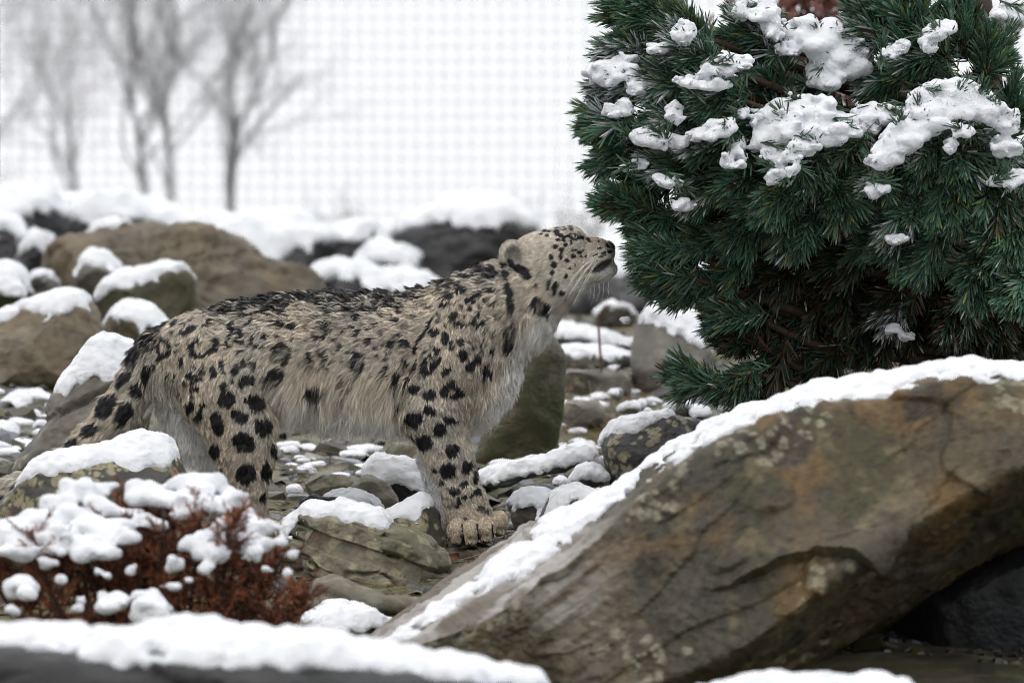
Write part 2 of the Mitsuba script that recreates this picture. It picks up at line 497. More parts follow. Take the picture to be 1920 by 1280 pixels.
# ---- ground
def make_ground():
    ys = np.r_[np.linspace(-13, -3.2, 20), np.linspace(-3, 3, 260), np.linspace(3.05, 12, 130), np.geomspace(12.5, 500, 30)]
    xs = np.linspace(-1, 1, 190)
    Y, U = np.meshgrid(ys, xs, indexing='ij')
    X = U * np.maximum(2.4, (Y + 11) * .2)
    X = X * (1 + 2.2 * np.abs(U) ** 7)
    far = Y > 30
    X = np.where(far, U * (Y + 11) * 1.5, X)
    Z = ground_z(X, Y)
    v = np.stack([X, Y, Z], -1).reshape(-1, 3)
    idx = np.arange(len(v)).reshape(Y.shape)
    q = np.stack([idx[:-1, :-1], idx[:-1, 1:], idx[1:, 1:], idx[1:, :-1]], -1).reshape(-1, 4)
    f = np.vstack([q[:, [0, 1, 2]], q[:, [0, 2, 3]]])
    c = mixc((.105, .09, .06), (.06, .055, .042), sstep(.4, .6, fbm(v, 6, 4, 1)))
    c = mixc(c, (.08, .085, .03), .75 * sstep(.5, .62, fbm(v, 3.1, 4, 2)))
    c = mixc(c, (.16, .14, .10), .6 * sstep(.55, .66, fbm(v, 19, 3, 3)))
    c = c * (.6 + .8 * fbm(v, 60, 3, 4))[:, None]
    c = mixc(c, (.84, .86, .9), sstep(9.5, 10.5, v[:, 1]))
    key = thing('ground', 'stony ground of mossy earth and slate chips', 'ground', kind='structure')
    put(key, (v, f), 'mat_rock', True, np.clip(c, .01, .9))


make_ground()

BIG = dict(sub=5)
# ---- boulders behind the leopard on the left
boulder('boulder', 'large brown boulder far back on the left with bare rounded face', [(84, 480), (98, 448), (150, 432), (210, 418), (300, 416), (400, 428), (450, 450), (500, 474), (560, 500), (600, 522), (640, 580), (600, 680), (300, 690), (150, 660), (95, 560)], 5.5, .38, 'brown', 1, rough=.05, sub=5, cracks=.015,
        snow=dict(T=.05, cell=.014, line=([(80, 448), (110, 432), (170, 440), (230, 423), (260, 410), (300, 400)], 5.4)), facets=6, p=2.3)
boulder('boulder', 'small rock under a snow cap in front of the large brown boulder', [(138, 520), (150, 492), (180, 484), (215, 488), (238, 510), (240, 580), (140, 580)], 4.7, .14, 'grey', 2, snow=dict(T=.045, cell=.01, slope=.9, w=.05))
boulder('boulder', 'dark greenish wedge rock with thick snow sheet on its sloping top', [(172, 568), (220, 528), (300, 512), (345, 506), (363, 520), (364, 560), (345, 600), (300, 640), (220, 640), (176, 610)], 4.1, .2, 'mossy', 3, snow=dict(T=.045, cell=.01, slope=1.0, w=.04), facets=4)
boulder('boulder', 'broad brown boulder at left edge with ragged snow along its crest', [(-90, 690), (-60, 640), (-10, 606), (50, 578), (110, 560), (150, 560), (174, 574), (188, 620), (204, 660), (196, 720), (100, 750), (0, 760), (-90, 750)], 3.1, .25, 'brown', 4, rough=.035, sub=5,
        snow=dict(T=.045, cell=.009, line=([(-95, 640), (0, 606), (25, 590), (55, 588), (70, 600), (110, 592), (130, 596), (165, 578), (178, 570)], 2.95)), facets=6, p=2.5)
boulder('boulder', 'brown rock with domed snow cap between the wedge rock and the leopard hip', [(186, 620), (205, 590), (250, 580), (290, 596), (325, 640), (320, 730), (190, 730)], 3.4, .16, 'brown', 5, snow=dict(T=.04, cell=.009, slope=.8))
boulder('boulder', 'moss green rock with snow on top at left edge', [(-50, 560), (-30, 520), (0, 508), (38, 516), (62, 548), (60, 600), (-40, 600)], 4.6, .2, 'mossy', 6, snow=dict(T=.05, cell=.011, slope=.7))
boulder('boulder', 'small stone wholly under a snow hump beside the moss green rock', [(44, 545), (60, 520), (85, 514), (105, 530), (112, 570), (45, 575)], 4.9, .12, 'grey', 7, snow=dict(T=.035, cell=.01, slope=1.6))
boulder('boulder', 'grey veined boulder behind the leopard tail with thick snow lobes', [(20, 880), (60, 820), (84, 780), (100, 740), (150, 690), (200, 650), (240, 640), (275, 680), (290, 760), (260, 880), (180, 960), (30, 960)], .72, .17, 'grey', 8,
        snow=dict(T=.05, cell=.007, w=.05, line=([(84, 735), (96, 742), (110, 745), (122, 768), (138, 752), (150, 735), (185, 735), (215, 715), (245, 690), (262, 660), (300, 640)], .62)), facets=5, p=2.6, sub=5, strata=18, tilt=-.5)
boulder('boulder', 'lichen spotted boulder in front of the leopard tail with snow on its crest', [(-40, 1000), (-25, 968), (30, 912), (80, 872), (150, 850), (215, 838), (285, 832), (325, 856), (345, 890), (362, 950), (350, 1060), (150, 1080), (-40, 1060)], -.45, .2, 'lichen', 9,
        snow=dict(T=.03, cell=.006, w=.03, line=([(20, 940), (60, 918), (90, 902), (130, 890), (160, 878), (190, 864), (215, 866), (240, 880), (280, 880), (330, 868), (345, 870)], -.6)), facets=6, p=2.4, sub=6)
# ---- around the front paws
boulder('boulder', 'pale olive layered rock with patchy snow below the leopard belly', [(505, 1040), (530, 985), (575, 962), (640, 955), (700, 968), (745, 985), (790, 1000), (822, 1030), (838, 1075), (822, 1110), (760, 1140), (660, 1130), (560, 1100)], -.42, .2, 'olive', 10,
        snow=dict(T=.03, cell=.005, w=.03, line=([(505, 1010), (540, 1012), (578, 1016), (590, 985), (604, 985), (612, 1014), (650, 1008), (690, 1010), (716, 1018), (722, 990), (735, 975)], -.6)), facets=7, p=2.7, sub=6, strata=26, tilt=.35, rough=.02, cracks=.012)
boulder('rock', 'lichen flecked rock with snow beside the leopard front paw', [(700, 985), (735, 972), (770, 955), (800, 945), (822, 965), (836, 1020), (845, 1075), (790, 1095), (720, 1040)], -.12, .1, 'lichen', 11,
        snow=[dict(T=.03, cell=.005, slope=.9, w=.03)], category='rock', lich=.5)
boulder('rock', 'low brown rock with green moss in front of the olive rock', [(548, 1130), (575, 1095), (625, 1082), (680, 1105), (730, 1128), (790, 1120), (800, 1140), (760, 1180), (700, 1200), (560, 1200)], -.95, .14, 'olive', 12, category='rock', strata=20, lich=.2)
boulder('rock', 'flat stone with a curved strip of snow near the dry shrub', [(580, 1165), (610, 1150), (680, 1142), (730, 1150), (742, 1170), (700, 1190), (600, 1195)], -1.15, .1, 'olive', 13, category='rock', snow=dict(T=.018, cell=.005, slope=.8, patch=.15, w=.02))
boulder('rock', 'black angular rock with a tall snow cap under the leopard belly', [(688, 893), (698, 872), (740, 880), (785, 886), (800, 910), (788, 945), (760, 975), (735, 970), (708, 930)], .4, .075, 'black', 14,
        snow=dict(T=.04, cell=.005, slope=1.2, w=.03, over=.008), category='rock', p=3.4, facets=5, rough=.008)
boulder('rock', 'dark low rock with thin snow on its left shoulder below the belly', [(612, 935), (640, 922), (690, 926), (712, 948), (700, 975), (620, 970)], .12, .07, 'lichen', 15, category='rock', snow=dict(T=.012, cell=.004, slope=.6, patch=.1), lich=.2)
boulder('rock', 'squat dark brown stone with flat snow top right of the paw', [(954, 940), (965, 922), (1005, 922), (1032, 934), (1028, 970), (1004, 996), (965, 992)], .12, .05, 'grey', 16, category='rock', snow=dict(T=.014, cell=.004, slope=.9), lich=0, facets=5, p=3)
boulder('rock', 'grey layered stone with snow on top beside the big slab', [(1018, 980), (1036, 934), (1080, 918), (1128, 920), (1140, 950), (1080, 1000), (1022, 1010)], -.02, .07, 'grey', 17, category='rock', snow=dict(T=.014, cell=.004, slope=.7), strata=40, tilt=-.4, lich=.1)
boulder('boulder', 'dark angular rock with round pale lichen spots behind the big slab', [(1122, 832), (1140, 806), (1205, 790), (1262, 778), (1335, 794), (1330, 860), (1270, 930), (1160, 950), (1138, 900)], .55, .12, 'dark', 18,
        snow=dict(T=.025, cell=.005, w=.022, line=([(1118, 840), (1140, 818), (1180, 812), (1212, 800), (1250, 783), (1270, 776), (1275, 770)], .45)), sub=5, p=3.2, facets=6, lich=.22)
boulder('rock', 'long tilted slate with a ridge of snow right of the chest', [(902, 900), (925, 884), (985, 876), (1040, 862), (1090, 842), (1114, 842), (1118, 856), (1080, 872), (1010, 890), (950, 908), (910, 912)], .8, .07, 'slate', 19, category='slate', snow=dict(T=.024, cell=.005, slope=.9, w=.022), facets=3)
boulder('rock', 'smooth rounded pale stone behind the tilted slate', [(950, 872), (968, 858), (992, 855), (1012, 868), (1010, 890), (952, 892)], 1.1, .05, 'olive', 20, category='rock', lich=0, rough=.004)
boulder('rock', 'slate lump half covered in snow left of the lichen spotted dark rock', [(1070, 905), (1085, 878), (1110, 874), (1135, 884), (1138, 905), (1100, 918)], .5, .05, 'slate', 21, category='slate', snow=dict(T=.02, cell=.004, slope=.8))
# ---- middle ground on the right
boulder('boulder', 'upright brown boulder with shaggy snow cap left of the pine', [(1178, 665), (1190, 625), (1220, 596), (1270, 588), (1320, 612), (1336, 660), (1336, 760), (1310, 830), (1215, 830), (1196, 740)], 3.0, .17, 'grey', 22,
        snow=dict(T=.075, cell=.009, w=.08, line=([(1170, 640), (1200, 622), (1232, 610), (1250, 616), (1262, 632), (1285, 622), (1295, 650), (1318, 660), (1345, 665)], 2.85)), facets=4, p=2.3, lich=0)
boulder('standing_stone', 'upright mossy green standing stone behind the leopard chest', [(890, 880), (905, 800), (925, 710), (960, 640), (1000, 612), (1034, 618), (1052, 655), (1056, 730), (1050, 820), (1030, 890)], 1.5, .12, 'mossy', 23, category='standing stone', facets=3, p=2.5, rough=.02)
boulder('rock', 'flat slab under a smooth sheet of snow on the slope behind the chest', [(1020, 628), (1050, 622), (1110, 634), (1182, 646), (1186, 656), (1100, 662), (1030, 652)], 4.4, .22, 'wall', 24, category='rock', snow=dict(T=.04, cell=.009, slope=1.0, w=.05))
boulder('rock', 'pale flat rock near the leopard throat with a snow pad', [(1118, 588), (1135, 576), (1165, 576), (1195, 590), (1196, 610), (1120, 612)], 5.2, .16, 'grey', 25, category='rock', snow=dict(T=.03, cell=.01, slope=.8), lich=0)
for i, (o, y) in enumerate([([(1052, 705), (1060, 694), (1180, 694), (1186, 705), (1184, 742), (1056, 745)], 2.9), ([(1050, 668), (1056, 656), (1130, 656), (1180, 664), (1184, 690), (1054, 694)], 3.5),
                            ([(1054, 766), (1064, 752), (1120, 752), (1134, 768), (1130, 800), (1056, 800)], 2.1)]):
    boulder('step_stone', ['long squared stone of the low bank, middle course', 'long squared stone of the low bank, upper course', 'squared grey stone at the foot of the low bank'][i], o, y, .12, 'grey', 26 + i, category='stone', p=4.5, facets=2, lich=.15, rough=.01, snow=[None, dict(T=.02, cell=.008, slope=.6, patch=.4), None][i])
for i, (px, py, w, h, y) in enumerate([(1132, 674, 24, 14, 3.0), (1176, 676, 18, 12, 3.0), (1146, 694, 12, 7, 2.85), (1176, 768, 17, 11, 1.9), (1201, 760, 12, 14, 1.95), (1154, 741, 9, 6, 2.4), (1276, 770, 15, 10, 1.6), (1308, 776, 18, 10, 1.6), (1216, 776, 7, 5, 1.7)]):
    wh = np.array([w, h])
    ol = [(px + w * math.cos(a) * (1 + .2 * math.sin(3 * a + i)), py - h * math.sin(a)) for a in np.linspace(0, 2 * np.pi, 13)[:-1]]
    k, _ = boulder('rock', None, ol, y, w * .0014, 'grey', 60 + i, category='rock', sub=4, snow=dict(T=.022, cell=.007, slope=1.5), lich=0)
    labels[k].update(label='snow buried small stone on the slope ' + ['left of the stake', 'right of the stake, upper', 'below the stake, in the middle', 'left beneath the upright brown boulder', 'touching the foot of the upright brown boulder', 'nearest the squared stones', 'directly behind the lichen spotted dark rock', 'rightmost behind the lichen spotted dark rock', 'tiniest one beneath the upright brown boulder'][i], group='snow covered stones on the slope')

for i, (o, y, kd, lab) in enumerate([([(568, 905), (600, 888), (650, 890), (672, 912), (650, 935), (580, 930)], .5, 'olive', 'smooth brown flat topped rock under the belly'),
                                     ([(640, 925), (690, 895), (735, 905), (745, 950), (690, 965), (650, 950)], .25, 'olive', 'olive slanting rock left of the black snow capped rock'),
                                     ([(560, 945), (585, 925), (640, 930), (655, 950), (620, 965), (570, 965)], .05, 'black', 'flat black shiny slate behind the olive layered rock'),
                                     ([(700, 850), (740, 815), (800, 810), (830, 850), (780, 880), (710, 880)], 1.6, 'olive', 'brown sloping rock behind the belly fur near the front leg'),
                                     ([(1060, 860), (1080, 835), (1130, 845), (1140, 880), (1090, 890)], 1.6, 'grey', 'brown rock half hidden behind the tilted slate'),
                                     ([(1200, 1000), (1120, 1010), (1090, 975), (1130, 950), (1190, 950)], .2, 'dark', 'dark stone in the gap beside the slab and the lichen spotted dark rock')]):
    boulder('rock', lab, o, y, .06, kd, 90 + i, category='rock', sub=4, facets=5, p=3, lich=0)

# ---- snow covered bank of boulders at the back
WALL = [  # outline, y, seed, label
    ([(-120, 470), (-90, 372), (-20, 350), (50, 344), (100, 362), (140, 395), (130, 430), (90, 448), (50, 440), (10, 470), (-60, 500)], 8.8, 'snow laden boulder at the far left end of the back bank'),
    ([(90, 420), (110, 366), (180, 352), (260, 358), (320, 382), (370, 402), (380, 440), (300, 450), (200, 450), (110, 450)], 9.2, 'long snow laden boulder behind the large brown boulder'),
    ([(300, 440), (330, 396), (400, 402), (470, 396), (540, 394), (600, 408), (640, 440), (640, 490), (560, 520), (420, 520), (320, 480)], 9.0, 'snow laden boulder at the foot of the single bare tree'),
    ([(560, 470), (600, 418), (660, 408), (720, 406), (760, 420), (770, 450), (700, 470), (640, 500), (590, 500)], 9.3, 'low snow laden boulder right of the single bare tree'),
    ([(690, 470), (720, 420), (770, 398), (850, 378), (930, 372), (990, 396), (1040, 428), (1060, 470), (1000, 520), (900, 545), (780, 540), (700, 520)], 8.8, 'great dark boulder with deep snow on top behind the leopard head'),
    ([(990, 460), (1020, 430), (1080, 436), (1140, 450), (1230, 450), (1320, 470), (1330, 560), (1000, 560)], 9.4, 'snow laden boulder partly hidden by the pine'),
    ([(-60, 480), (-20, 430), (20, 424), (46, 452), (52, 500), (0, 540), (-60, 540)], 7.6, 'round snow capped stone low at left edge before the back bank'),
    ([(30, 500), (50, 462), (80, 450), (105, 480), (100, 540), (40, 545)], 7.4, 'small snow capped stone beside the large brown boulder'),
    ([(540, 530), (580, 500), (640, 478), (690, 500), (760, 520), (820, 512), (860, 530), (840, 580), (560, 590)], 7.2, 'snow drift covered rocks directly behind the leopard back'),
    ([(660, 500), (700, 462), (740, 446), (780, 470), (790, 520), (700, 540)], 8.2, 'snow tongued boulder leaning against the great dark boulder'),
    ([(1040, 560), (1060, 536), (1120, 530), (1190, 536), (1220, 560), (1200, 600), (1050, 600)], 6.6, 'dark stone below the leopard chin'),
]
WSNOW = {
    4: dict(T=.10, cell=.018, w=.12, line=([(690, 480), (720, 474), (760, 462), (800, 480), (830, 466), (880, 452), (920, 452), (960, 440), (985, 460), (1010, 478), (1070, 490)], 8.5)),
    0: dict(T=.09, cell=.018, slope=1.6, w=.1), 10: dict(T=.02, cell=.012, slope=.2),
}
for i, (o, y, lab) in enumerate(WALL):
    if i not in (6, 7, 10):
        o = [(a, b + 34) for a, b in o]
    boulder('boulder', lab, o, y, .42 if i not in (6, 7, 10) else .25, 'wall', 40 + i, facets=7, p=2.8, rough=.07, snow=WSNOW.get(i, dict(T=.075, cell=.016, slope=1.3, w=.09, lump=.6)))
boulder('boulder', 'snow buried rocks behind the pine at far right', [(1300, 540), (1340, 470), (1500, 440), (1700, 430), (1900, 440), (2100, 460), (2150, 620), (1320, 640)], 7.0, .5, 'wall', 58, snow=dict(T=.08, cell=.02, slope=1.5))

# ---- wire fence
FY = 14.0
fk = thing('fence', 'tall square wire mesh fence behind the snowy bank', 'fence')
x0, x1, z0, z1 = -3.3, 3.3, .35, 3.0
STEP = .072
for i in range(int((x1 - x0) / STEP) + 1):
    x = x0 + i * STEP
    part(fk, 'wire', tube([(x, FY, z0), (x + .004 * math.sin(i), FY, z1)], 0.0020, 4), 'mat_wire', True)
for j in range(int((z1 - z0) / STEP) + 1):
    z = z0 + j * STEP
    xs = np.linspace(x0, x1, 12)
    part(fk, 'wire', tube(np.stack([xs, FY + .004 + 0 * xs, z + .003 * np.sin(xs * 3 + j)], 1), 0.0020, 4), 'mat_wire', True)
for x in (-3.3, 3.3):
    part(fk, 'post', tube([(x, FY + .04, 0), (x, FY + .04, 3.05)], .03, 10), 'mat_wire', True)
scene['mat_wire'] = {'type': 'principled', 'base_color': {'type': 'rgb', 'value': (.22, .22, .23)}, 'roughness': .5, 'metallic': .3}


# ---- bare trees beyond the fence
def bare_tree(label, stems, y, seed, spread=.5, depth=5, twig=.5, height=3.2, group=None, category='tree', name='bare_tree', r0=.05, col=(.11, .108, .106)):
    rng = np.random.default_rng(seed)
    key = thing(name, label, category, group)

    def grow(p, d, L, r, lev, out):
        n = 4
        pts = [p]
        for k in range(n):
            d = d + rng.normal(size=3) * .2 + np.array([0, 0, .04])
            d /= np.linalg.norm(d)
            pts.append(pts[-1] + d * L / n)
        out.append(tube(pts, np.linspace(r, r * .62, n + 1), 3 if lev > 2 else 6, cap=False))
        if lev >= depth:
            return
        for k in range([5, 4, 4, 3, 2][min(lev, 4)]):
            at_ = pts[rng.integers(1, n + 1)]
            dd = d + rng.normal(size=3) * spread * np.array([1, .8, .7]) + np.array([0, 0, .15])
            dd /= np.linalg.norm(dd)
            grow(at_, dd, L * rng.uniform(.5, .8), max(r * rng.uniform(.36, .50), .0011), lev + 1, out)

    for i, (px, py, ang, rr, L) in enumerate(stems):
        p = at(px, py, y)
        p[2] = ground_z(p[0], y) - .1
        d = np.array([math.sin(math.radians(ang)), 0, math.cos(math.radians(ang))])
        top = p + d * L
        tr = spline([p, p + d * L * .5 + rng.normal(size=3) * .03, top], 9)
        m = tube(tr, np.linspace(rr * 1.25, rr * .8, 9), 9)
        part(key, 'trunk', m, 'mat_vc', True, np.tile(col, (len(m[0]), 1)))
        out = []
        for k in range(7):
            dd = d + np.array([spread * ((k % 3) - 1) * .75, 0, 0]) + rng.normal(size=3) * spread * [.5, .6, .3]
            grow(tr[-1 - (k % 5)], dd / np.linalg.norm(dd), height * rng.uniform(.26, .42), rr * .46, 1, out)
        m = join(out)
        part(key, 'crown', m, 'mat_vc', True, np.tile(col, (len(m[0]), 1)))
    return key


bare_tree('leafless twin stemmed tree left of centre beyond the fence', [(258, 360, 0, .027, 1.15), (312, 370, 0, .027, 1.25)], 27, 3, .5)
bare_tree('leafless single trunk tree standing nearest the frame centre beyond the fence', [(445, 400, 0, .036, 1.2)], 26, 8, .42, height=2.9)
bare_tree('thin leafless tree at the left beyond the fence', [(150, 360, -4, .026, 1.2)], 29, 12, .5, height=2.6)
bare_tree('leafless spreading bush low at the left edge beyond the fence', [(50, 360, -50, .03, .6), (20, 360, -30, .03, .6)], 28, 21, .7, height=1.5)
bare_tree('leafless tree leaning in from the left frame edge', [(-40, 360, 3, .03, 1.3)], 30, 33, .5, height=3)
for i, (px, a) in enumerate([(985, -6), (1050, 5), (1120, -3), (620, 12)]):
    bare_tree(['faint dry bush behind the leopard head', 'faint dry bush just left of the pine', 'faint dry bush mostly hidden by the pine', 'low sparse bush right of the single trunk tree'][i], [(px, 390, a, .012, .35)], 19 + i, 50 + i, .55, height=.6 if i < 3 else .7, name='dry_bush', category='bush', col=(.12, .10, .085), depth=3)


def brown_shrub():
    rng = np.random.default_rng(77)
    key = thing('beech_shrub', 'shrub with withered red brown leaves showing blurred behind the top of the pine', 'shrub')
    base = at(1500, 560, 4.6)
    base[2] = ground_z(base[0], 4.6) - .05
    tips = [at(1470 + 20 * i + rng.normal() * 10, -40 + 60 * rng.random(), 4.6 + rng.normal() * .15) for i in range(6)]
    vs, n = [], 0
    for t in tips:
        pts = spline([base, base + (t - base) * .5 + rng.normal(size=3) * .04, t], 12)
        m = tube(pts, np.linspace(.014, .004, 12), 6)
        part(key, 'stem', m, 'mat_vc', True, np.tile((.05, .035, .03), (len(m[0]), 1)))
        for k in range(330):
            c = pts[rng.integers(3, 12)] + rng.normal(size=3) * [.075, .09, .08]
            a, b = rng.normal(size=(2, 3))
            a /= np.linalg.norm(a)
            b = np.cross(a, b)
            b /= np.linalg.norm(b)
            L = rng.uniform(.022, .04)
            vs.append(np.array([c - a * L, c + b * L * .5, c + a * L, c - b * L * .5]))
    v = np.vstack(vs)
    f = (np.arange(len(vs)) * 4)[:, None, None] + np.array([[0, 1, 2], [0, 2, 3]])[None]
    c = np.repeat(np.array([.13, .05, .035])[None] * rng.uniform(.6, 1.3, (len(vs), 1)), 4, 0)
    part(key, 'leaves', (v, f.reshape(-1, 3)), 'mat_vc', False, c, kind='stuff')


brown_shrub()

# ------------------------------------------------------------------ the great slab in front and the ledge below the frame
SEC = [  # back top, front top, front bottom, back bottom: (px, py, y)
    [(676, 1196, -1.2), (716, 1222, -1.7), (736, 1300, -1.75), (680, 1290, -1.2)],
    [(850, 1074, -1.1), (880, 1168, -1.85), (985, 1320, -1.95), (900, 1320, -1.0)],
    [(1000, 972, -1.0), (1010, 1078, -1.95), (1140, 1310, -2.1), (1100, 1330, -.9)],
    [(1115, 945, -.9), (1175, 955, -2.0), (1300, 1262, -2.15), (1300, 1330, -.9)],
    [(1290, 836, -.8), (1312, 850, -1.95), (1440, 1192, -2.15), (1420, 1290, -.8)],
    [(1450, 765, -.7), (1500, 785, -1.85), (1612, 1054, -2.1), (1590, 1170, -.8)],
    [(1640, 736, -.7), (1660, 744, -1.85), (1790, 944, -2.0), (1770, 1080, -.7)],
    [(1830, 712, -.7), (1850, 704, -1.85), (1950, 872, -2.0), (1940, 1000, -.7)],
    [(2060, 735, -.7), (2090, 770, -1.85), (2150, 900, -1.9), (2130, 980, -.7)],
]


def make_slab():
    C = np.array([[at(*c) for c in (s[0], s[1], s[2], (s[2][0] + 22, s[2][1] + 92, s[2][2] + .5), (s[3][0] + 30, s[3][1] + 60, s[3][2]))] for s in SEC])
    n = 350
    L = np.stack([spline(C[:, k], n) for k in range(5)], 1)
    ring = np.concatenate([L[:, None, k] * (1 - us)[None] + L[:, None, (k + 1) % 5] * us[None] for k, us in
                           ((k, np.linspace(0, 1, m, endpoint=False)[:, None]) for k, m in enumerate((60, 112, 36, 18, 12)))], 1)
    M = ring.shape[1]
    v = ring.reshape(-1, 3)
    i, j = np.meshgrid(np.arange(n - 1), np.arange(M), indexing='ij')
    q = np.stack([i * M + j, i * M + (j + 1) % M, (i + 1) * M + (j + 1) % M, (i + 1) * M + j], -1).reshape(-1, 4)
    f = np.vstack([q[:, [0, 1, 2]], q[:, [0, 2, 3]]])
    k = np.arange(M)
    v = np.vstack([v, ring[0].mean(0), ring[-1].mean(0)])
    f = np.vstack([f, np.stack([k * 0 + n * M, (k + 1) % M, k], 1), np.stack([k * 0 + n * M + 1, k + (n - 1) * M, (k + 1) % M + (n - 1) * M], 1)])
    if np.einsum('ij,ij->', v[f[:, 0]] - v.mean(0), np.cross(v[f[:, 1]] - v[f[:, 0]], v[f[:, 2]] - v[f[:, 0]])) < 0:
        f = f[:, ::-1]
    v = laplace(v, f, 14, .5, .5)
    nn = vnormals(v, f)
    al = np.array([math.cos(.62), 0, math.sin(.62)])
    u, w = v @ al, v @ np.array([-al[2], 0, al[0]])
    gr = np.stack([u * .35, v[:, 1], w], 1)
    d = .06 * (fbm(v, 2.6, 2, 1) - .5) + .022 * (fbm(gr, 8, 4, 2) - .5) + .016 * (fbm(v, 24, 4, 3) - .5) + .007 * (fbm(v, 80, 3, 13) - .5)
    blk = fbm(v * [.8, 1, 1.2], 5, 2, 6)
    d += .010 * sstep(.485, .515, blk) + .005 * sstep(.5, .512, fbm(gr * [1, 1, 1.5], 9, 3, 16)) + .0 * blk
    topm = sstep(bx(1180), bx(1000), v[:, 0]) * sstep(.0, .35, nn[:, 2])
    d -= .010 * topm * np.abs(np.sin((w * 70 + 5 * fbm(gr, 8, 2, 7)))) ** .5
    d *= 1.0
    led = np.interp(v[:, 0], [bx(1250), bx(1330), bx(1500), bx(1560)], [0, 1, 1, 0]) * (nn[:, 1] < 0)
    zl = np.interp(v[:, 0], [at(1330, 1105, -2)[0], at(1520, 1045, -2)[0]], [at(1330, 1105, -2)[2], at(1520, 1045, -2)[2]]) + .02 * (fbm(v, 20, 2, 80) - .5)
    d += led * .028 * np.clip(1 - (v[:, 2] - zl) / .07, 0, 1) * (v[:, 2] > zl)
    v = v + nn * d[:, None]
    nn = vnormals(v, f)
    c = mixc((.105, .082, .05), (.06, .055, .042), sstep(.38, .62, fbm(v, 4, 4, 60)))
    c = mixc(c, (.165, .10, .035), .8 * sstep(.55, .68, fbm(v, 5, 4, 61)))
    c = mixc(c, (.085, .082, .075), .45 * sstep(.55, .66, fbm(v, 4.5, 4, 62)))
    c = mixc(c, (.055, .055, .02), .8 * sstep(.54, .66, fbm(v, 7, 4, 63)))
    c = mixc(c, (.19, .16, .10), .6 * sstep(.56, .68, fbm(v, 17, 4, 64)))
    c = mixc(c, (.03, .028, .024), .75 * sstep(.58, .68, fbm(v * [1, 1, .7], 13, 4, 65)))
    c = np.array([.62, .59, .50]) * c * (.40 + 1.2 * fbm(v, 75, 3, 66))[:, None]
    rg = np.random.default_rng(71)
    front = np.nonzero(nn[:, 1] < -.25)[0]
    cen = v[rg.choice(front, 1500)]
    hi = np.interp(cen[:, 0], L[:, 1, 0], L[:, 1, 2]) - cen[:, 2]
    cen = cen[(fbm(cen, 5, 3, 67) + .22 * np.exp(-hi / .08) > .69)]
    rad = rg.uniform(.004, .013, len(cen))
    dd, ii = cKDTree(cen).query(v + .012 * (np.stack([fbm(v, 60, 2, k_) for k_ in (1, 2, 3)], 1) - .5))
    c = mixc(c, (.25, .235, .17), .8 * sstep(1.15, .75, dd / rad[ii]) * (.4 + .6 * sstep(.35, .6, fbm(v, 110, 2, 9))))
    top = topm
    # weathered grey streaked upper face at the low end
    s = fbmr(np.stack([u * 5, v[:, 1] * 14, w * 46], 1), 4, 9)
    c = mixc(c, mixc((.34, .325, .31), (.13, .11, .09), sstep(.4, .6, s)), top * .92)
    return v, f, np.clip(c, .01, .9)


slab = thing('slab_rock', 'huge tilted brown slab in the right foreground, snow banded along its upper edge', 'boulder')
sv, sf, sc = make_slab()
put(slab + '__stone', (sv, sf), 'mat_rock', True, sc)
FRONT = [(660, 1300), (780, 1195), (800, 1176), (900, 1120), (1000, 1076), (1060, 1030), (1100, 1000), (1170, 945), (1210, 905), (1250, 880), (1290, 850), (1340, 826), (1400, 800), (1440, 780), (1500, 770), (1560, 754), (1640, 752), (1700, 724), (1760, 706), (1800, 728), (1860, 714), (1920, 708), (2150, 740)]
BACKL = [(600, 1290), (770, 1165), (800, 1150), (850, 1112), (905, 1065), (960, 1020), (1005, 985), (1030, 900)]
m = snow_mesh(sv, sf, T=.02, cell=.008, w=.05, seed=3, line=(FRONT, -1.85), line_hi=(BACKL, -1.55, -.02), over=.012, lump=.35)
part(slab, 'snow_cap', m, 'mat_snow')
# the support rock below the slab, near black to paint the hollow's shade
boulder('boulder', 'rock under the right end of the slab, coloured black for the shade there', [(1612, 1300), (1618, 1200), (1630, 1130), (1700, 1085), (1800, 1035), (1900, 985), (2100, 940), (2200, 1300), (2000, 1420), (1700, 1420)], -1.0, .36, 'black', 71, facets=4, p=3)
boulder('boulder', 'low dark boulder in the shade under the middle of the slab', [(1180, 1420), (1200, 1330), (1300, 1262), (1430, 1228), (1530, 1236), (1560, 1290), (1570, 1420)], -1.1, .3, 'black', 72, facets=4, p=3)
# ledge
boulder('ledge_rock', 'grey foreground ledge rock with a blurred deep snow edge at the lower left', [(-200, 1420), (-180, 1225), (-100, 1200), (60, 1190), (130, 1200), (220, 1206), (330, 1200), (450, 1212), (600, 1216), (671, 1218), (754, 1236), (817, 1258), (854, 1254), (942, 1264), (1025, 1284), (1090, 1300), (1120, 1420)], -3.35, .22, 'dark', 73, lich=0,
        snow=dict(T=.028, cell=.008, w=.03, lump=.5, line=([(-260, 1222), (0, 1212), (124, 1217), (150, 1236), (250, 1258), (330, 1256), (455, 1265), (500, 1255), (590, 1248), (700, 1256), (817, 1272), (942, 1282), (1100, 1310)], -3.5)), facets=0, p=3.2, sub=5, strata=14)
boulder('ledge_rock', 'snowy rock edge just entering the frame bottom below the slab', [(1230, 1420), (1290, 1320), (1400, 1300), (1500, 1297), (1640, 1298), (1740, 1306), (1800, 1420)], -3.1, .15, 'slate', 74, snow=dict(T=.035, cell=.009, slope=1.2, lump=.5), facets=1, p=3)

# ------------------------------------------------------------------ the snow leopard
import shapely

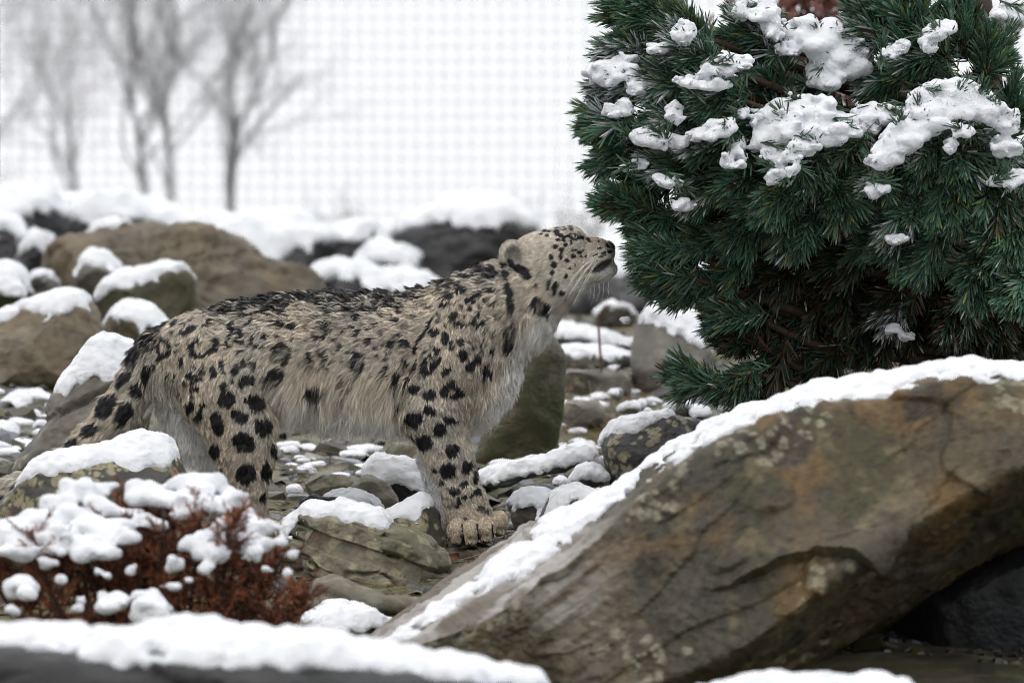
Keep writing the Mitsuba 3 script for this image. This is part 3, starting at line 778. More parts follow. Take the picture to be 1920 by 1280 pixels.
leo = thing('snow_leopard', 'spotted snow leopard standing on the stones with raised head sniffing towards the pine', 'snow leopard')
LH = .0045
LORG = np.array([bx(-75), -.24, bz(1040)])
LN = (np.array([bx(1175) - bx(-75), .48, bz(400) - bz(1040)]) / LH).astype(int) + 2
REG = ['body', 'head', 'ear', 'nfront', 'ffront', 'nhind', 'fhind', 'tail', 'paw', 'chest']
LF = np.full(LN, .2)
RF = {r: np.full(LN, .2, np.float32) for r in REG}
ANIM = []                                                 # (region, function, centre, reach)


def blend_in(lo, hi, fn, k, reg, carve=False):
    a = np.clip(((lo - LORG) / LH).astype(int) - 1, 0, LN - 1)
    b = np.clip(((hi - LORG) / LH).astype(int) + 2, 1, LN)
    sl = tuple(slice(i, j) for i, j in zip(a, b))
    g = np.stack(np.meshgrid(*[LORG[i] + np.arange(a[i], b[i]) * LH for i in range(3)], indexing='ij'), -1)
    d = fn(g)
    if carve:
        d = -d
        h = np.clip(k - np.abs(LF[sl] - d), 0, None)
        LF[sl] = np.maximum(LF[sl], d) + h * h / (4 * k)
        return
    h = np.clip(k - np.abs(LF[sl] - d), 0, None)
    LF[sl] = np.minimum(LF[sl], d) - h * h / (4 * k)
    RF[reg][sl] = np.minimum(RF[reg][sl], d)


def ell(reg, px, py, y, rx, rz, ry, rot=0, k=.025, carve=False):
    """Ellipsoid: centre and rx, rz in photo pixels, depth y and ry in metres, rot degrees (anticlockwise in the photo)."""
    c = np.array([bx(px), y, bz(py)])
    r = np.array([rx * PX, ry, rz * PX])
    ca, sa = math.cos(math.radians(rot)), math.sin(math.radians(rot))

    def fn(g):
        q = g - c
        q = np.stack([q[..., 0] * ca + q[..., 2] * sa, q[..., 1], -q[..., 0] * sa + q[..., 2] * ca], -1)
        k0 = np.sqrt(((q / r) ** 2).sum(-1))
        k1 = np.sqrt(((q / r ** 2) ** 2).sum(-1)) + 1e-9
        return k0 * (k0 - 1) / k1

    m = max(r[0], r[2])
    e = np.array([m, ry, m]) + .06
    blend_in(c - e, c + e, fn, k, reg, carve)


def limb(reg, pts, k=.02):
    """Tapered limb through (px, py, y, radius in pixels) joints."""
    P = [np.array([bx(p[0]), p[2], bz(p[1])]) for p in pts]
    R = [p[3] * PX for p in pts]
    for a, b, ra, rb in zip(P[:-1], P[1:], R[:-1], R[1:]):
        def fn(g, a=a, b=b, ra=ra, rb=rb):
            ab = b - a
            t = np.clip(((g - a) @ ab) / (ab @ ab), 0, 1)
            return np.linalg.norm(g - a - t[..., None] * ab, axis=-1) - (ra + (rb - ra) * t)
        m = max(ra, rb) + .06
        blend_in(np.minimum(a, b) - m, np.maximum(a, b) + m, fn, k, reg)


# torso stations: px, top, bottom, half width
ST = np.array([(292, 632, 715, .062), (320, 612, 745, .085), (360, 595, 765, .108), (410, 578, 770, .120), (470, 565, 772, .124), (540, 556, 775, .128), (620, 550, 782, .134),
               (700, 553, 788, .136), (760, 553, 795, .136), (815, 540, 795, .132), (855, 521, 775, .122), (895, 505, 735, .108), (935, 492, 690, .096), (975, 482, 650, .086), (1010, 476, 622, .080)])
for px in np.arange(292, 1011, 14):
    t, b, w = (np.interp(px, ST[:, 0], ST[:, i]) for i in (1, 2, 3))
    ell('body', px, (t + b) / 2, 0, 46, (b - t) / 2, w, k=.012)
ell('chest', 905, 690, 0, 62, 86, .095, rot=-35, k=.03)
ell('chest', 880, 730, 0, 60, 72, .088, rot=-30, k=.03)
ell('chest', 985, 590, 0, 52, 44, .075, rot=40, k=.03)
# near legs bulge out of the torso
limb('nfront', [(862, 600, -.055, 62), (838, 680, -.072, 68), (815, 765, -.08, 58), (842, 850, -.085, 43), (866, 918, -.09, 35), (884, 960, -.095, 36)])
limb('ffront', [(850, 660, .06, 60), (828, 770, .07, 44), (812, 860, .065, 29), (828, 930, .06, 25), (842, 985, .05, 27)])
limb('nhind', [(372, 660, -.05, 72), (425, 735, -.068, 74), (452, 798, -.075, 64), (460, 850, -.08, 52), (460, 895, -.08, 42), (470, 945, -.082, 27), (480, 978, -.085, 25)])
limb('fhind', [(345, 680, .05, 62), (345, 760, .065, 50), (352, 835, .07, 40), (368, 900, .075, 32), (378, 955, .08, 27), (392, 982, .08, 27)])
# paws
ell('paw', 880, 966, -.095, 44, 33, .042, rot=-12, k=.012)
for px, py, y in [(936, 974, -.098), (912, 985, -.140), (884, 990, -.152), (857, 988, -.142)]:
    ell('paw', px, py, y, 17, 22, .034, k=.006)
    ell('paw', px, py + 17, y - .012, 11, 9, .018, k=.003)
ell('paw', 846, 992, .045, 34, 26, .04, k=.012)
ell('paw', 498, 990, -.085, 40, 22, .04, k=.012)
for px, y in [(532, -.07), (528, -.10), (516, -.12)]:
    ell('paw', px, 996, y, 15, 14, .016, k=.006)
ell('paw', 410, 988, .08, 38, 22, .04, k=.012)
# tail
limb('tail', [(300, 660, .0, 34), (262, 712, .0, 33), (222, 775, .0, 37), (170, 835, .0, 34), (105, 890, .01, 32), (30, 926, .02, 30), (-30, 940, .03, 22)], k=.03)
# head
ell('head', 1010, 488, 0, 58, 52, .074, rot=20)
ell('head', 1050, 466, 0, 46, 38, .066, rot=10)
ell('head', 1070, 453, 0, 29, 27, .048, rot=8, k=.02)
ell('head', 1113, 466, 0, 41, 22, .033, rot=-10, k=.010)
ell('head', 1124, 486, -.016, 26, 21, .030, rot=30, k=.012)
ell('head', 1124, 486, .016, 26, 21, .030, rot=30, k=.012)
ell('head', 1134, 507, 0, 23, 17, .028, rot=20, k=.010)
ell('head', 1100, 518, 0, 42, 19, .036, rot=22, k=.012)
ell('head', 1092, 490, 0, 34, 30, .041)
ell('head', 1048, 520, -.034, 48, 46, .040, rot=35)
ell('head', 1048, 520, .034, 48, 46, .040, rot=35)
ell('head', 1030, 552, 0, 44, 40, .062, rot=40)
ell('head', 1072, 434, -.036, 17, 7, .013, rot=-6, k=.008)     # brow ridges
ell('head', 1072, 434, .036, 17, 7, .013, rot=-6, k=.008)
for s in (-1, 1):
    ell('head', 1076, 446, s * .058, 11, 6, .016, rot=-12, k=.006, carve=True)          # eye sockets
    ell('head', 1122, 500, s * .044, 24, 4.2, .016, rot=30, k=.005, carve=True)         # mouth line
    ell('ear', 962, 478, s * .062, 25, 29, .020, rot=18, k=.012)
    ell('ear', 966, 482, s * .084, 18, 21, .017, rot=18, k=.006, carve=True)
LV, LFa = surface_nets(LF, LORG, LH)
LV = laplace(LV, LFa, 8)
comp = sparse.csgraph.connected_components(sparse.coo_matrix((np.ones(len(LFa) * 3), (LFa.ravel(), np.roll(LFa, 1, 1).ravel())), (len(LV), len(LV))))[1]
LFa = LFa[comp[LFa[:, 0]] == np.bincount(comp).argmax()]
LNm = vnormals(LV, LFa)


def region_weights(p):
    q = ((p - LORG) / LH).T
    w = np.stack([np.exp(-np.maximum(ndimage.map_coordinates(RF[r], q, order=1, mode='nearest'), -.004) / .012) for r in REG], 1)
    return w / w.sum(1, keepdims=True)


# folds and woolly lumps of the wet coat
W_ = region_weights(LV)
wb = 1 - .82 * W_[:, 1] - .9 * W_[:, 2] - .8 * W_[:, 8]
npx = LV[:, 0] / PX + 960
npy = 640 - (LV[:, 2] - at(960, 640, 0)[2]) / PX
neck = np.exp(-(((npx - 955) / 70) ** 2 + ((npy - 575) / 60) ** 2))
fold = fbmr(np.stack([(LV[:, 0] * .55 + LV[:, 2] * .83) * 24, LV[:, 1] * 22, (-LV[:, 0] * .83 + LV[:, 2] * .55) * 95], 1), 3, 51)
seam = np.exp(-((npx - (790 - (npy - 620) * .35)) / 7) ** 2) * sstep(600, 630, npy) * sstep(715, 690, npy)
LV = LV + LNm * (wb * (.011 * (fbm(LV, 30, 3, 50) - .5) + .007 * (fbm(LV, 75, 2, 52) - .5)) + neck * .014 * (fold - .5) - .008 * seam)[:, None]
LNm = vnormals(LV, LFa)

# spots, and dark streaks painting the shade of the shoulder crease: px, py, rx, ry, angle (anticlockwise), ring
SP = """313 652 14 17 0 1;304 673 5 5 0 0;387 648 28 16 25 1;347 676 5 10 0 0;422 682 5 9 0 0;407 698 6 11 10 0;448 689 8 9 0 0;462 678 4 9 0 0;487 677 13 17 -30 1;532 662 17 18 0 2;447 647 20 12 0 1
437 617 6 14 0 0;453 623 6 8 0 0;472 606 8 7 0 0;489 638 16 13 0 1;527 607 8 8 0 0;548 613 10 6 0 0;530 587 6 6 0 0;537 577 8 4 0 0;393 607 9 4 20 0;363 615 9 5 40 0;348 623 6 5 0 0;430 587 9 5 20 0;330 605 9 4 40 0
277 700 8 13 0 0;327 703 9 10 0 1;362 703 6 8 0 0;378 708 7 6 0 0;517 703 14 10 0 0;292 687 4 8 0 0
232 712 7 18 -40 0;276 707 6 18 -8 0;258 731 10 12 0 0;201 762 14 23 -40 0;234 777 13 21 -25 0;172 806 18 9 25 0;130 838 10 18 -50 0;80 885 10 20 -60 0;150 868 9 14 -50 0;30 920 9 16 -70 0;0 938 10 10 0 0
326 712 9 14 0 1;318 734 5 6 0 0;378 723 15 14 0 1;363 762 9 12 0 0;380 777 6 12 -20 0;389 756 7 5 0 0;415 788 10 20 15 0;426 722 6 9 0 0;432 747 15 12 30 0;426 738 7 14 0 0;409 843 10 13 0 0;421 881 4 9 0 0;330 769 4 6 0 0
447 692 7 8 0 0;467 712 14 11 20 0;510 712 18 14 25 2;530 702 8 8 0 0;595 675 18 19 0 2;592 735 15 16 0 0;592 748 8 12 0 0;652 720 12 14 0 2;672 677 13 19 0 2;487 754 14 14 0 0;480 748 16 7 -15 0;455 777 16 10 -25 0;500 797 14 14 0 0
464 824 20 15 -35 0;467 885 17 17 0 0;504 881 8 15 0 0;519 845 7 11 0 0;496 930 7 10 0 0;377 725 6 6 0 0;642 760 9 16 0 3;635 800 5 12 0 3
598 617 17 17 0 1;638 648 5 7 0 0;693 638 5 9 -30 0;668 595 6 6 0 0;712 592 5 6 0 0;697 607 13 7 20 1;658 622 14 12 0 1;740 592 10 10 0 1;730 645 6 6 0 0;760 612 5 9 0 3;730 567 8 7 0 0;657 582 5 4 0 0;682 580 4 4 0 0;700 578 5 4 0 0
815 623 8 8 0 0;836 632 8 10 0 0;795 660 4 6 -30 0;820 657 7 6 0 0;797 687 7 13 0 0;818 680 6 12 -35 0;804 696 8 6 0 0;758 642 9 7 0 0;803 612 4 16 -30 0;778 650 4 12 -10 0;760 680 5 14 -10 0;777 685 4 14 -30 0;720 695 5 12 -40 0;790 630 4 12 -30 0
831 542 12 8 0 2;846 531 6 5 0 0;859 538 7 7 0 0;855 550 4 4 0 0;868 544 5 5 0 0;840 557 9 5 25 0;851 569 5 4 0 0;834 572 11 4 10 0;876 565 5 6 0 0;892 554 6 6 0 0;885 561 5 6 0 0
896 520 10 11 0 2;879 521 5 5 0 0;868 525 5 6 0 0;919 514 9 11 -20 0;945 516 7 10 0 0;943 497 5 6 0 0;917 545 14 5 5 0;951 540 7 8 0 0;954 549 8 5 0 0;954 562 5 12 0 0;956 576 6 10 0 0;917 566 9 6 0 2
1009 574 17 12 -35 2;1020 583 9 9 0 0;855 587 7 4 0 0;849 596 6 6 0 0;864 607 11 5 -5 0;882 607 4 5 0 0;889 600 4 5 0 0;894 611 5 6 0 0;904 603 5 5 0 0;896 588 4 6 0 0;881 579 4 5 0 0;864 574 4 4 0 0
934 592 8 9 0 2;917 624 10 8 0 1;954 621 12 13 0 2;952 647 9 16 -10 0;904 643 6 8 0 1;816 622 6 5 0 0;849 645 5 9 0 0;865 639 6 7 0 0;808 667 5 4 0 0;868 665 9 9 0 0;883 684 8 10 0 0;896 673 7 8 0 0;913 696 9 12 -15 0;921 656 6 9 0 0;838 694 9 5 25 0
848 716 6 6 0 0;742 701 6 6 0 0;745 705 5 8 0 0;763 715 5 7 0 0;762 728 6 5 0 0;780 728 9 8 0 0;742 725 6 13 0 0;807 740 11 10 0 0;835 733 8 9 0 0;850 722 11 6 -25 0;860 738 14 6 25 0;747 758 6 10 0 0;808 767 11 8 -25 0;778 783 16 13 0 0
847 785 14 7 -20 0;827 803 11 12 0 0;748 803 5 10 0 3;772 825 8 13 20 3;798 827 14 14 0 0;848 842 11 12 0 0;841 877 13 13 0 0;875 872 9 11 0 0;894 892 5 12 0 0;830 903 4 4 0 0;871 905 8 6 0 0;853 917 9 7 0 0;894 918 7 5 0 0;872 928 6 4 0 0;885 926 4 5 0 0;860 937 5 7 0 0;817 879 4 4 0 0;900 948 8 4 0 3;913 953 6 4 0 3;874 967 3 3 0 3
1043 426 4 3 0 0;1055 429 5 3 0 1;1043 435 5 4 0 0;1049 441 8 3 -15 0;1069 426 3 6 20 0;1045 450 4 2.6 0 0;1056 450 3.6 3.6 0 0;1070 454 2 4 0 0;1040 463 4.3 4.3 0 0;1059 459 3.6 3.6 0 0;1051 469 4.6 4 0 0;1050 481 2.6 7 0 0;1033 481 3.6 5 20 0;1037 497 4.5 6 0 0;1034 510 3 5 0 0
1074 480 4 3.6 0 0;1086 474 4 3 0 0;1073 469 2 2 0 0;1079 468 2.6 2 0 0;1089 481 2.6 2 0 0;1098 480 2 2.6 0 0;1093 470 2 2 0 0;1062 489 4 3.6 0 0;1068 503 3 2.6 0 0;1078 497 1.6 2 0 0;1060 518 4 3 40 0;1026 534 3.6 9 -8 0;1040 539 5 12 -5 0;1052 549 4 5 0 0;1003 535 2.6 5 0 0
1123 466 4 1.6 15 0;1131 474 5 2.2 25 0;1143 471 5 3 10 0;1122 453 2 2 0 0;1103 450 2.6 5 35 0;1020 433 4 2 0 0;1028 434 3 2 0 0;1013 439 3 2 0 0;1025 442 3 3 0 0;1128 480 6 1.4 20 0;1116 478 5 1.4 20 0
976 506 16 8 -25 0;985 517 8 6 0 0;957 493 5 8 30 0"""
SP = np.array([[float(x) for x in s.split()] for ln in SP.split('\n') for s in ln.split(';')])
_rg = np.random.default_rng(41)                           # small smoky marks between the rosettes of back and flank
_top = np.array([(300, 625), (400, 580), (520, 560), (700, 558), (800, 548), (870, 520), (930, 505)])
for _ in range(900):
    _x = _rg.uniform(310, 930)
    _y = np.interp(_x, _top[:, 0], _top[:, 1]) + 150 * _rg.random() ** 1.3
    if np.min(np.hypot(SP[:, 0] - _x, SP[:, 1] - _y) - np.maximum(SP[:, 2], SP[:, 3])) > 6.5:
        SP = np.vstack([SP, [_x, _y, _rg.uniform(3, 7), _rg.uniform(2.5, 4.5), _rg.uniform(-60, 60), 4]])
LIP = shapely.Polygon([(1099, 510), (1103, 513), (1121, 512), (1131, 507), (1138, 500), (1147, 489), (1146, 484), (1136, 483), (1126, 490), (1118, 497), (1107, 505)])
BACK = np.array([(230, 690), (262, 650), (300, 612), (350, 582), (400, 564), (450, 552), (520, 542), (600, 532), (680, 537), (740, 543), (790, 532), (830, 517), (870, 502)])


def coat(p, n, side=None):
    """(colour, spot strength) of the coat at points p with body normals n; the markings lie on both flanks alike."""
    W = region_weights(p)
    R = {r: W[:, i] for i, r in enumerate(REG)}
    px = p[:, 0] / PX + 960
    py = 640 - (p[:, 2] - at(960, 640, 0)[2]) / PX
    pp = (1 + p[:, 1] / 11.0)
    jx = 9 * (fbm(p, 55, 2, 1) - .5) + 7 * (fbm(p, 140, 2, 2) - .5)
    jz = 9 * (fbm(p, 55, 2, 3) - .5) + 7 * (fbm(p, 140, 2, 4) - .5)
    headw = np.clip(R['head'] + R['ear'], 0, 1)
    am = 1 - .75 * headw
    qx, qy = px + jx * am, py + jz * am
    S = np.zeros(len(p))
    order = np.argsort(qx)
    qs = qx[order]
    for cx, cy, rx, ry, an, ring in SP:
        if cx > 990 and cy < 556:
            rx, ry = rx * 1.18, ry * 1.15
        else:
            rx, ry = rx * 1.12, ry * 1.12
        m = max(rx, ry) * 1.5 + 3
        a, b = np.searchsorted(qs, (cx - m, cx + m))
        i = order[a:b]
        i = i[np.abs(qy[i] - cy) < m]
        if not len(i):
            continue
        ca, sa = math.cos(math.radians(an)), math.sin(math.radians(an))
        dx, dy = qx[i] - cx, -(qy[i] - cy)
        u, v = (dx * ca + dy * sa) / rx, (-dx * sa + dy * ca) / ry
        d = np.hypot(u, v)
        soft = max(.10, .8 / min(rx, ry))
        s = sstep(1 + soft, 1 - soft, d * .96)
        if ring in (1, 2):
            hole = sstep(.72, .42, d) * (.9 if ring == 1 else .5)
            gap = sstep(.52, .6, fbm(np.stack([np.arctan2(v, u) * .8, 0 * u + cx, 0 * u], 1), 1.0, 1, int(cx))) * (.8 if ring == 1 else .4)
            s = s * (1 - hole) * (1 - gap)
        if ring >= 3:
            s = s * (.6 if ring == 3 else .62)
        S[i] = np.maximum(S[i], s)
    soft = np.clip(R['body'] + .7 * R['chest'], 0, 1) * sstep(760, 720, py)
    S = S * (1 - soft * .38 * sstep(.56, .42, fbm(p, 95, 3, 21)))
    legs_in = np.clip(R['ffront'] + R['fhind'], 0, 1) * (p[:, 1] > 0)
    inner = legs_in * sstep(.25, -.1, n[:, 1]) + (R['nfront'] + R['nhind']) * sstep(.1, .5, n[:, 1]) * (p[:, 1] < 0)
    inner = np.clip(inner, 0, 1)
    under = sstep(-.25, -.8, n[:, 2]) * np.clip(R['body'] + R['chest'], 0, 1)
    # dark wet streaks along the spine
    by = np.interp(px, BACK[:, 0], BACK[:, 1])
    db = (py - by) / np.interp(px, [240, 300, 420, 600, 740, 800, 870], [34, 46, 52, 54, 44, 24, 14])
    ang = np.interp(px, BACK[:, 0], np.gradient(BACK[:, 1], BACK[:, 0]))
    along, across = p[:, 0] * 1.0 - p[:, 2] * ang * .4, p[:, 2] + p[:, 0] * ang
    st = fbmr(np.stack([along * 30, p[:, 1] * 75, across * 105], 1), 3, 6)
    top = np.clip(R['body'] + R['tail'] * (px > 235), 0, 1) * (px < 905)
    dark = sstep(.40, .52, st + .33 * sstep(1.25, .2, db) - .205) * sstep(1.5, .9, db) * top
    S = np.maximum(S * (1 - inner) * (1 - under), dark * .95)
    # ground colours
    grey, tan, cream, white = (.46, .42, .36), (.50, .435, .345), (.74, .65, .52), (.86, .855, .83)
    c = mixc(grey, tan, sstep(.38, .62, fbm(p, 9, 3, 8)))
    c = mixc(c, (.40, .36, .305), .6 * sstep(.5, .68, fbm(p, 16, 3, 18)))
    smoke = sstep(.52, .64, fbm(p, 30, 3, 33)) * sstep(.4, .6, fbm(p, 12, 2, 35)) * np.clip(R['body'], 0, 1) * sstep(690, 640, py)
    c = mixc(c, (.17, .15, .13), .75 * smoke)
    belly = np.clip(sstep(655, 760, py) * sstep(455, 520, px) * sstep(770, 735, px) + sstep(690, 740, py) * sstep(900, 940, px), 0, 1) * np.clip(R['body'] + R['chest'], 0, 1)
    c = mixc(c, cream, belly * .8)
    chestw = np.clip(sstep(-8, 38, (px - 905) * .80 + (py - 728) * .45 - 6), 0, 1) * np.clip(R['chest'] + R['body'] + R['nfront'] * (py < 790), 0, 1) * (py > 585) * (px > 850)
    c = mixc(c, white, np.clip(chestw, 0, 1) * .9)
    c = mixc(c, white, np.clip(inner + under * .75, 0, 1))
    c = mixc(c, (.57, .48, .36), R['paw'] * .7 * (p[:, 1] < 0))
    c = mixc(c, (.60, .555, .48), R['head'] * .7)
    muzz = np.exp(-(((px - 1135) / 22) ** 2 + ((py - 510) / 16) ** 2)) + .8 * np.exp(-(((px - 1100) / 45) ** 2 + ((py - 540) / 12) ** 2))
    c = mixc(c, (.84, .83, .80), np.clip(muzz, 0, 1) * R['head'])
    c = mixc(c, (.52, .42, .33), .8 * np.exp(-(((px - 1118) / 22) ** 2 + ((py - 452) / 9) ** 2)) * R['head'])
    c = mixc(c, (.34, .32, .29), R['ear'] * .75 * (n[:, 1] * np.sign(p[:, 1]) < 2))
    # eye rim, tear line, lips
    eye = np.hypot((px - 1076) / 11, (py - 443 - (px - 1076) * .22) / 5.2)
    S = np.maximum(S, sstep(1.25, .95, eye) * headw)
    ll = np.abs(py - (437 + (px - 1052) * -.30)) < 3
    S = np.maximum(S, .95 * (np.abs((px - 1062)) < 9) * sstep(4, 2, np.abs(py - (444 - (px - 1060) * .42))) * headw)
    S = np.maximum(S, .9 * (np.abs((px - 1088)) < 7) * sstep(4, 2, np.abs(py - (445 + (px - 1088) * .25))) * headw)
    lipd = np.full(len(p), 9.0)
    near = (np.abs(px - 1122) < 40) & (np.abs(py - 498) < 32)
    gp = shapely.points(px[near] + jx[near] * .35, py[near] + jz[near] * .35)
    lipd[near] = np.where(shapely.contains(LIP, gp), -shapely.distance(LIP.exterior, gp), shapely.distance(LIP, gp))
    lip = .93 * sstep(2.4, -2.4, lipd + .8) * R['head']
    c = mixc(c, (.022, .022, .024), lip)
    S = S * (1 - lip)
    c = mixc(c, (.80, .78, .74), .8 * headw * np.clip(np.exp(-(((px - 1092) / 6) ** 2 + ((py - 432) / 4) ** 2)) + np.exp(-(((px - 1086) / 8) ** 2 + ((py - 452) / 2.6) ** 2)), 0, 1))
    er = np.hypot((px - 963) / 21, (py - 481) / 24)
    c = mixc(c, (.17, .155, .14), R['ear'] * sstep(.95, .7, er) * .8)
    c = mixc(c, (.56, .50, .42), R['ear'] * sstep(.25, .1, np.abs(er - 1.08)) * .8)
    c = mixc(c, (.52, .46, .38), sstep(12, 6, np.hypot((px - 984) / 1.0, (py - 474) / 1.6)) * .8 * headw)
    c = mixc(c, (.012, .011, .012), R['head'] * sstep(1.1, .8, np.hypot((px - 1143) / 9, (py - 459) / 6.5)))
    for gx, gy in ((924, 990), (898, 996), (870, 996)):  # gaps between the toes: crease shade painted as dark lines in the coat
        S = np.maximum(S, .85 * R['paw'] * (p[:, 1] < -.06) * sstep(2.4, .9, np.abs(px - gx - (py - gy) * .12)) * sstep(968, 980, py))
    pad = R['paw'] * sstep(-.2, -.6, n[:, 2])
    c = mixc(c, (.1, .085, .075), pad)
    return mixc(c, (.011, .011, .013), sstep(.22, .68, S)), S, R, px, py


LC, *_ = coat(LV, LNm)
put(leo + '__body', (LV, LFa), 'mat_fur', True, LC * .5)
KEYS.add(leo + '__body')


# ---- fur
def make_fur(N, seed=4):
    rng = np.random.default_rng(seed)
    tri = LV[LFa]
    fn = np.cross(tri[:, 1] - tri[:, 0], tri[:, 2] - tri[:, 0])
    area = np.linalg.norm(fn, axis=1) / 2
    cen = tri.mean(1)
    Rw = region_weights(cen)
    dens = area * (1 + 1.6 * Rw[:, REG.index('head')] + .5 * Rw[:, REG.index('paw')] + .6 * Rw[:, REG.index('ear')])
    dens *= np.where(fn[:, 1] / (2 * area + 1e-12) > .35, .4, 1.0)
    fi = rng.choice(len(tri), N, p=dens / dens.sum())
    a, b = rng.random(N), rng.random(N)
    a, b = np.where(a + b > 1, 1 - a, a), np.where(a + b > 1, 1 - b, b)
    bc = np.stack([1 - a - b, a, b], 1)
    p = (tri[fi] * bc[:, :, None]).sum(1)
    n = (LNm[LFa[fi]] * bc[:, :, None]).sum(1)
    n /= np.linalg.norm(n, axis=1, keepdims=True)
    W = region_weights(p)
    R = {r: W[:, i] for i, r in enumerate(REG)}
    px = p[:, 0] / PX + 960
    py = 640 - (p[:, 2] - at(960, 640, 0)[2]) / PX
    back = sstep(.2, .8, n[:, 2]) * R['body']
    low = sstep(.05, -.6, n[:, 2]) * R['body'] + .8 * R['body'] * sstep(715, 775, py) * (px < 790)
    low = np.clip(low, 0, 1)
    # flow
    D = np.zeros((N, 3))
    side = np.sign(p[:, 1])[:, None]
    nose = np.array([bx(1150), 0, bz(460)])
    hd = p - nose
    hd /= np.linalg.norm(hd, axis=1, keepdims=True)
    hd = hd + np.array([-.3, 0, -.15])
    D += R['head'][:, None] * hd
    D += R['ear'][:, None] * np.array([-.6, 0, .9])
    D += R['body'][:, None] * (np.array([-1, 0, -.42]) + low[:, None] * np.array([.75, 0, -1.0]) + sstep(250, 420, px)[:, None] * 0)
    D += R['chest'][:, None] * np.array([.30, 0, -1.0])
    D += (R['nfront'] + R['ffront'] + R['paw'] * .6)[:, None] * np.array([.10, 0, -1])
    D += R['paw'][:, None] * np.array([.5, -.2, -.3])
    D += (R['nhind'] + R['fhind'])[:, None] * np.array([-.25, 0, -1])
    D += R['tail'][:, None] * np.array([-.66, 0, -.75])
    rump = sstep(420, 300, px) * R['body']
    D += rump[:, None] * np.array([0, 0, -.7])
    # swirl of the woolly coat
    sw = np.stack([fbm(p, 26, 2, 30 + i) - .5 for i in range(3)], 1)
    sw2 = np.stack([fbm(p, 75, 2, 40 + i) - .5 for i in range(3)], 1)
    D += (sw * 1.2 + sw2 * 1.7) * (1 - .75 * R['head'] - .3 * R['paw'])[:, None]
    D -= n * (D * n).sum(1, keepdims=True)
    D /= np.linalg.norm(D, axis=1, keepdims=True) + 1e-9
    D = D + rng.normal(size=(N, 3)) * .16
    # length
    L = .0145 * R['body'] + .0065 * R['head'] + .006 * R['ear'] + .030 * R['chest'] + .012 * (R['nfront'] + R['ffront']) + .013 * (R['nhind'] + R['fhind']) + .020 * R['tail'] + .0052 * R['paw']
    L += low * .036 + R['body'] * sstep(-.15, -.6, n[:, 2]) * (px > 500) * .022 + back * .012
    L += R['nhind'] * sstep(470, 520, px) * .010 + R['fhind'] * sstep(900, 760, py) * .014
    cheek = np.exp(-(((px - 1010) / 34) ** 2 + ((py - 540) / 34) ** 2))
    L += R['head'] * cheek * .012 + R['head'] * .004 * np.exp(-((px - 1125) / 28) ** 2 - ((py - 525) / 14) ** 2)
    L -= R['head'] * .0032 * sstep(1085, 1115, px) * sstep(490, 470, py)
    L += R['chest'] * sstep(640, 720, py) * .016
    elbow = np.exp(-(((px - 745) / 26) ** 2 + ((py - 765) / 38) ** 2)) * R['nfront']
    L += elbow * .022
    L *= rng.uniform(.65, 1.2, N)
    nearnose = np.hypot(px - 1144, py - 460) < 11
    ne = np.hypot((px - 1076) / 10, (py - 443) / 5.5) < 1
    lift = .38 + .42 * back + .10 * R['head'] - .18 * low + .15 * R['chest']
    lift = lift + .25 * (fbm(p, 40, 2, 77) - .5)
    dl = D * np.cos(lift)[:, None] + n * np.sin(lift)[:, None]
    dt = D + np.array([0, 0, -.25]) * (1 - back)[:, None] - n * .10
    ts = np.array([0, .35, .7, 1.0])
    Q = p[:, None] + L[:, None, None] * (ts[None, :, None] * dl[:, None] + (ts ** 2)[None, :, None] * .55 * (dt - dl)[:, None])
    # wet clumps
    K = N // 18
    ci = rng.choice(N, K, replace=False)
    pw = p + .005 * (np.stack([fbm(p, 60, 2, 60 + i) - .5 for i in range(3)], 1))
    _, near = cKDTree(pw[ci]).query(pw)
    cl = ci[near]
    cs = .42 + .48 * back + .22 * low + .15 * R['chest'] - .15 * R['head'] - .15 * R['paw'] + .15 * R['tail']
    cs = np.clip(cs + rng.normal(size=N) * .08, 0, .93)
    Q += (ts ** 1.3)[None, :, None] * cs[:, None, None] * (Q[cl] - Q) * np.minimum(1, .020 / (1e-6 + np.linalg.norm(Q[cl] - Q, axis=-1)))[..., None]
    mid = p + D / np.linalg.norm(D, axis=1, keepdims=True) * (L * .55)[:, None]
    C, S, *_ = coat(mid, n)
    tone = rng.normal(1, .19, N).clip(.4, 1.7) * (1 + .5 * (fbm(p, 120, 2, 90) - .5)) * np.where(S > .5, 1, 1 + .0 * L)
    clt = np.random.default_rng(9).normal(1, .12, N)[cl]
    C = np.clip(C * (tone * clt)[:, None], .008, .85)
    wid = (.00066 + .00022 * R['chest'] + .0002 * low + .0003 * back - .0002 * R['head']) * rng.uniform(.7, 1.3, N)
    t = Q[:, -1] - Q[:, 0]
    t /= np.linalg.norm(t, axis=1, keepdims=True) + 1e-9
    wv = np.cross(t, n)
    wv /= np.linalg.norm(wv, axis=1, keepdims=True) + 1e-9
    an = rng.normal(size=N) * .7
    wv = wv * np.cos(an)[:, None] + np.cross(t, wv) * np.sin(an)[:, None]
    keep = ~(nearnose & (R['head'] > .4)) & ~(ne & (R['head'] > .4))
    Q, wv, wid, C, n, t = Q[keep], wv[keep], wid[keep], C[keep], n[keep], t[keep]
    N = len(Q)
    left, right = (np.stack([Q[:, 0] + e * wv * wid[:, None], .25 * Q[:, 1] + .75 * Q[:, 2] + e * wv * wid[:, None] * .78], 1) for e in (-1, 1))
    V = np.concatenate([np.stack([left, right], 2).reshape(N, 4, 3), Q[:, 3:]], 1)
    base = np.array([[0, 1, 3], [0, 3, 2], [2, 3, 4]])
    F = (np.arange(N) * 5)[:, None, None] + base[None]
    sn = n + .35 * rng.normal(size=(N, 3)) + t * .15
    sn /= np.linalg.norm(sn, axis=1, keepdims=True)
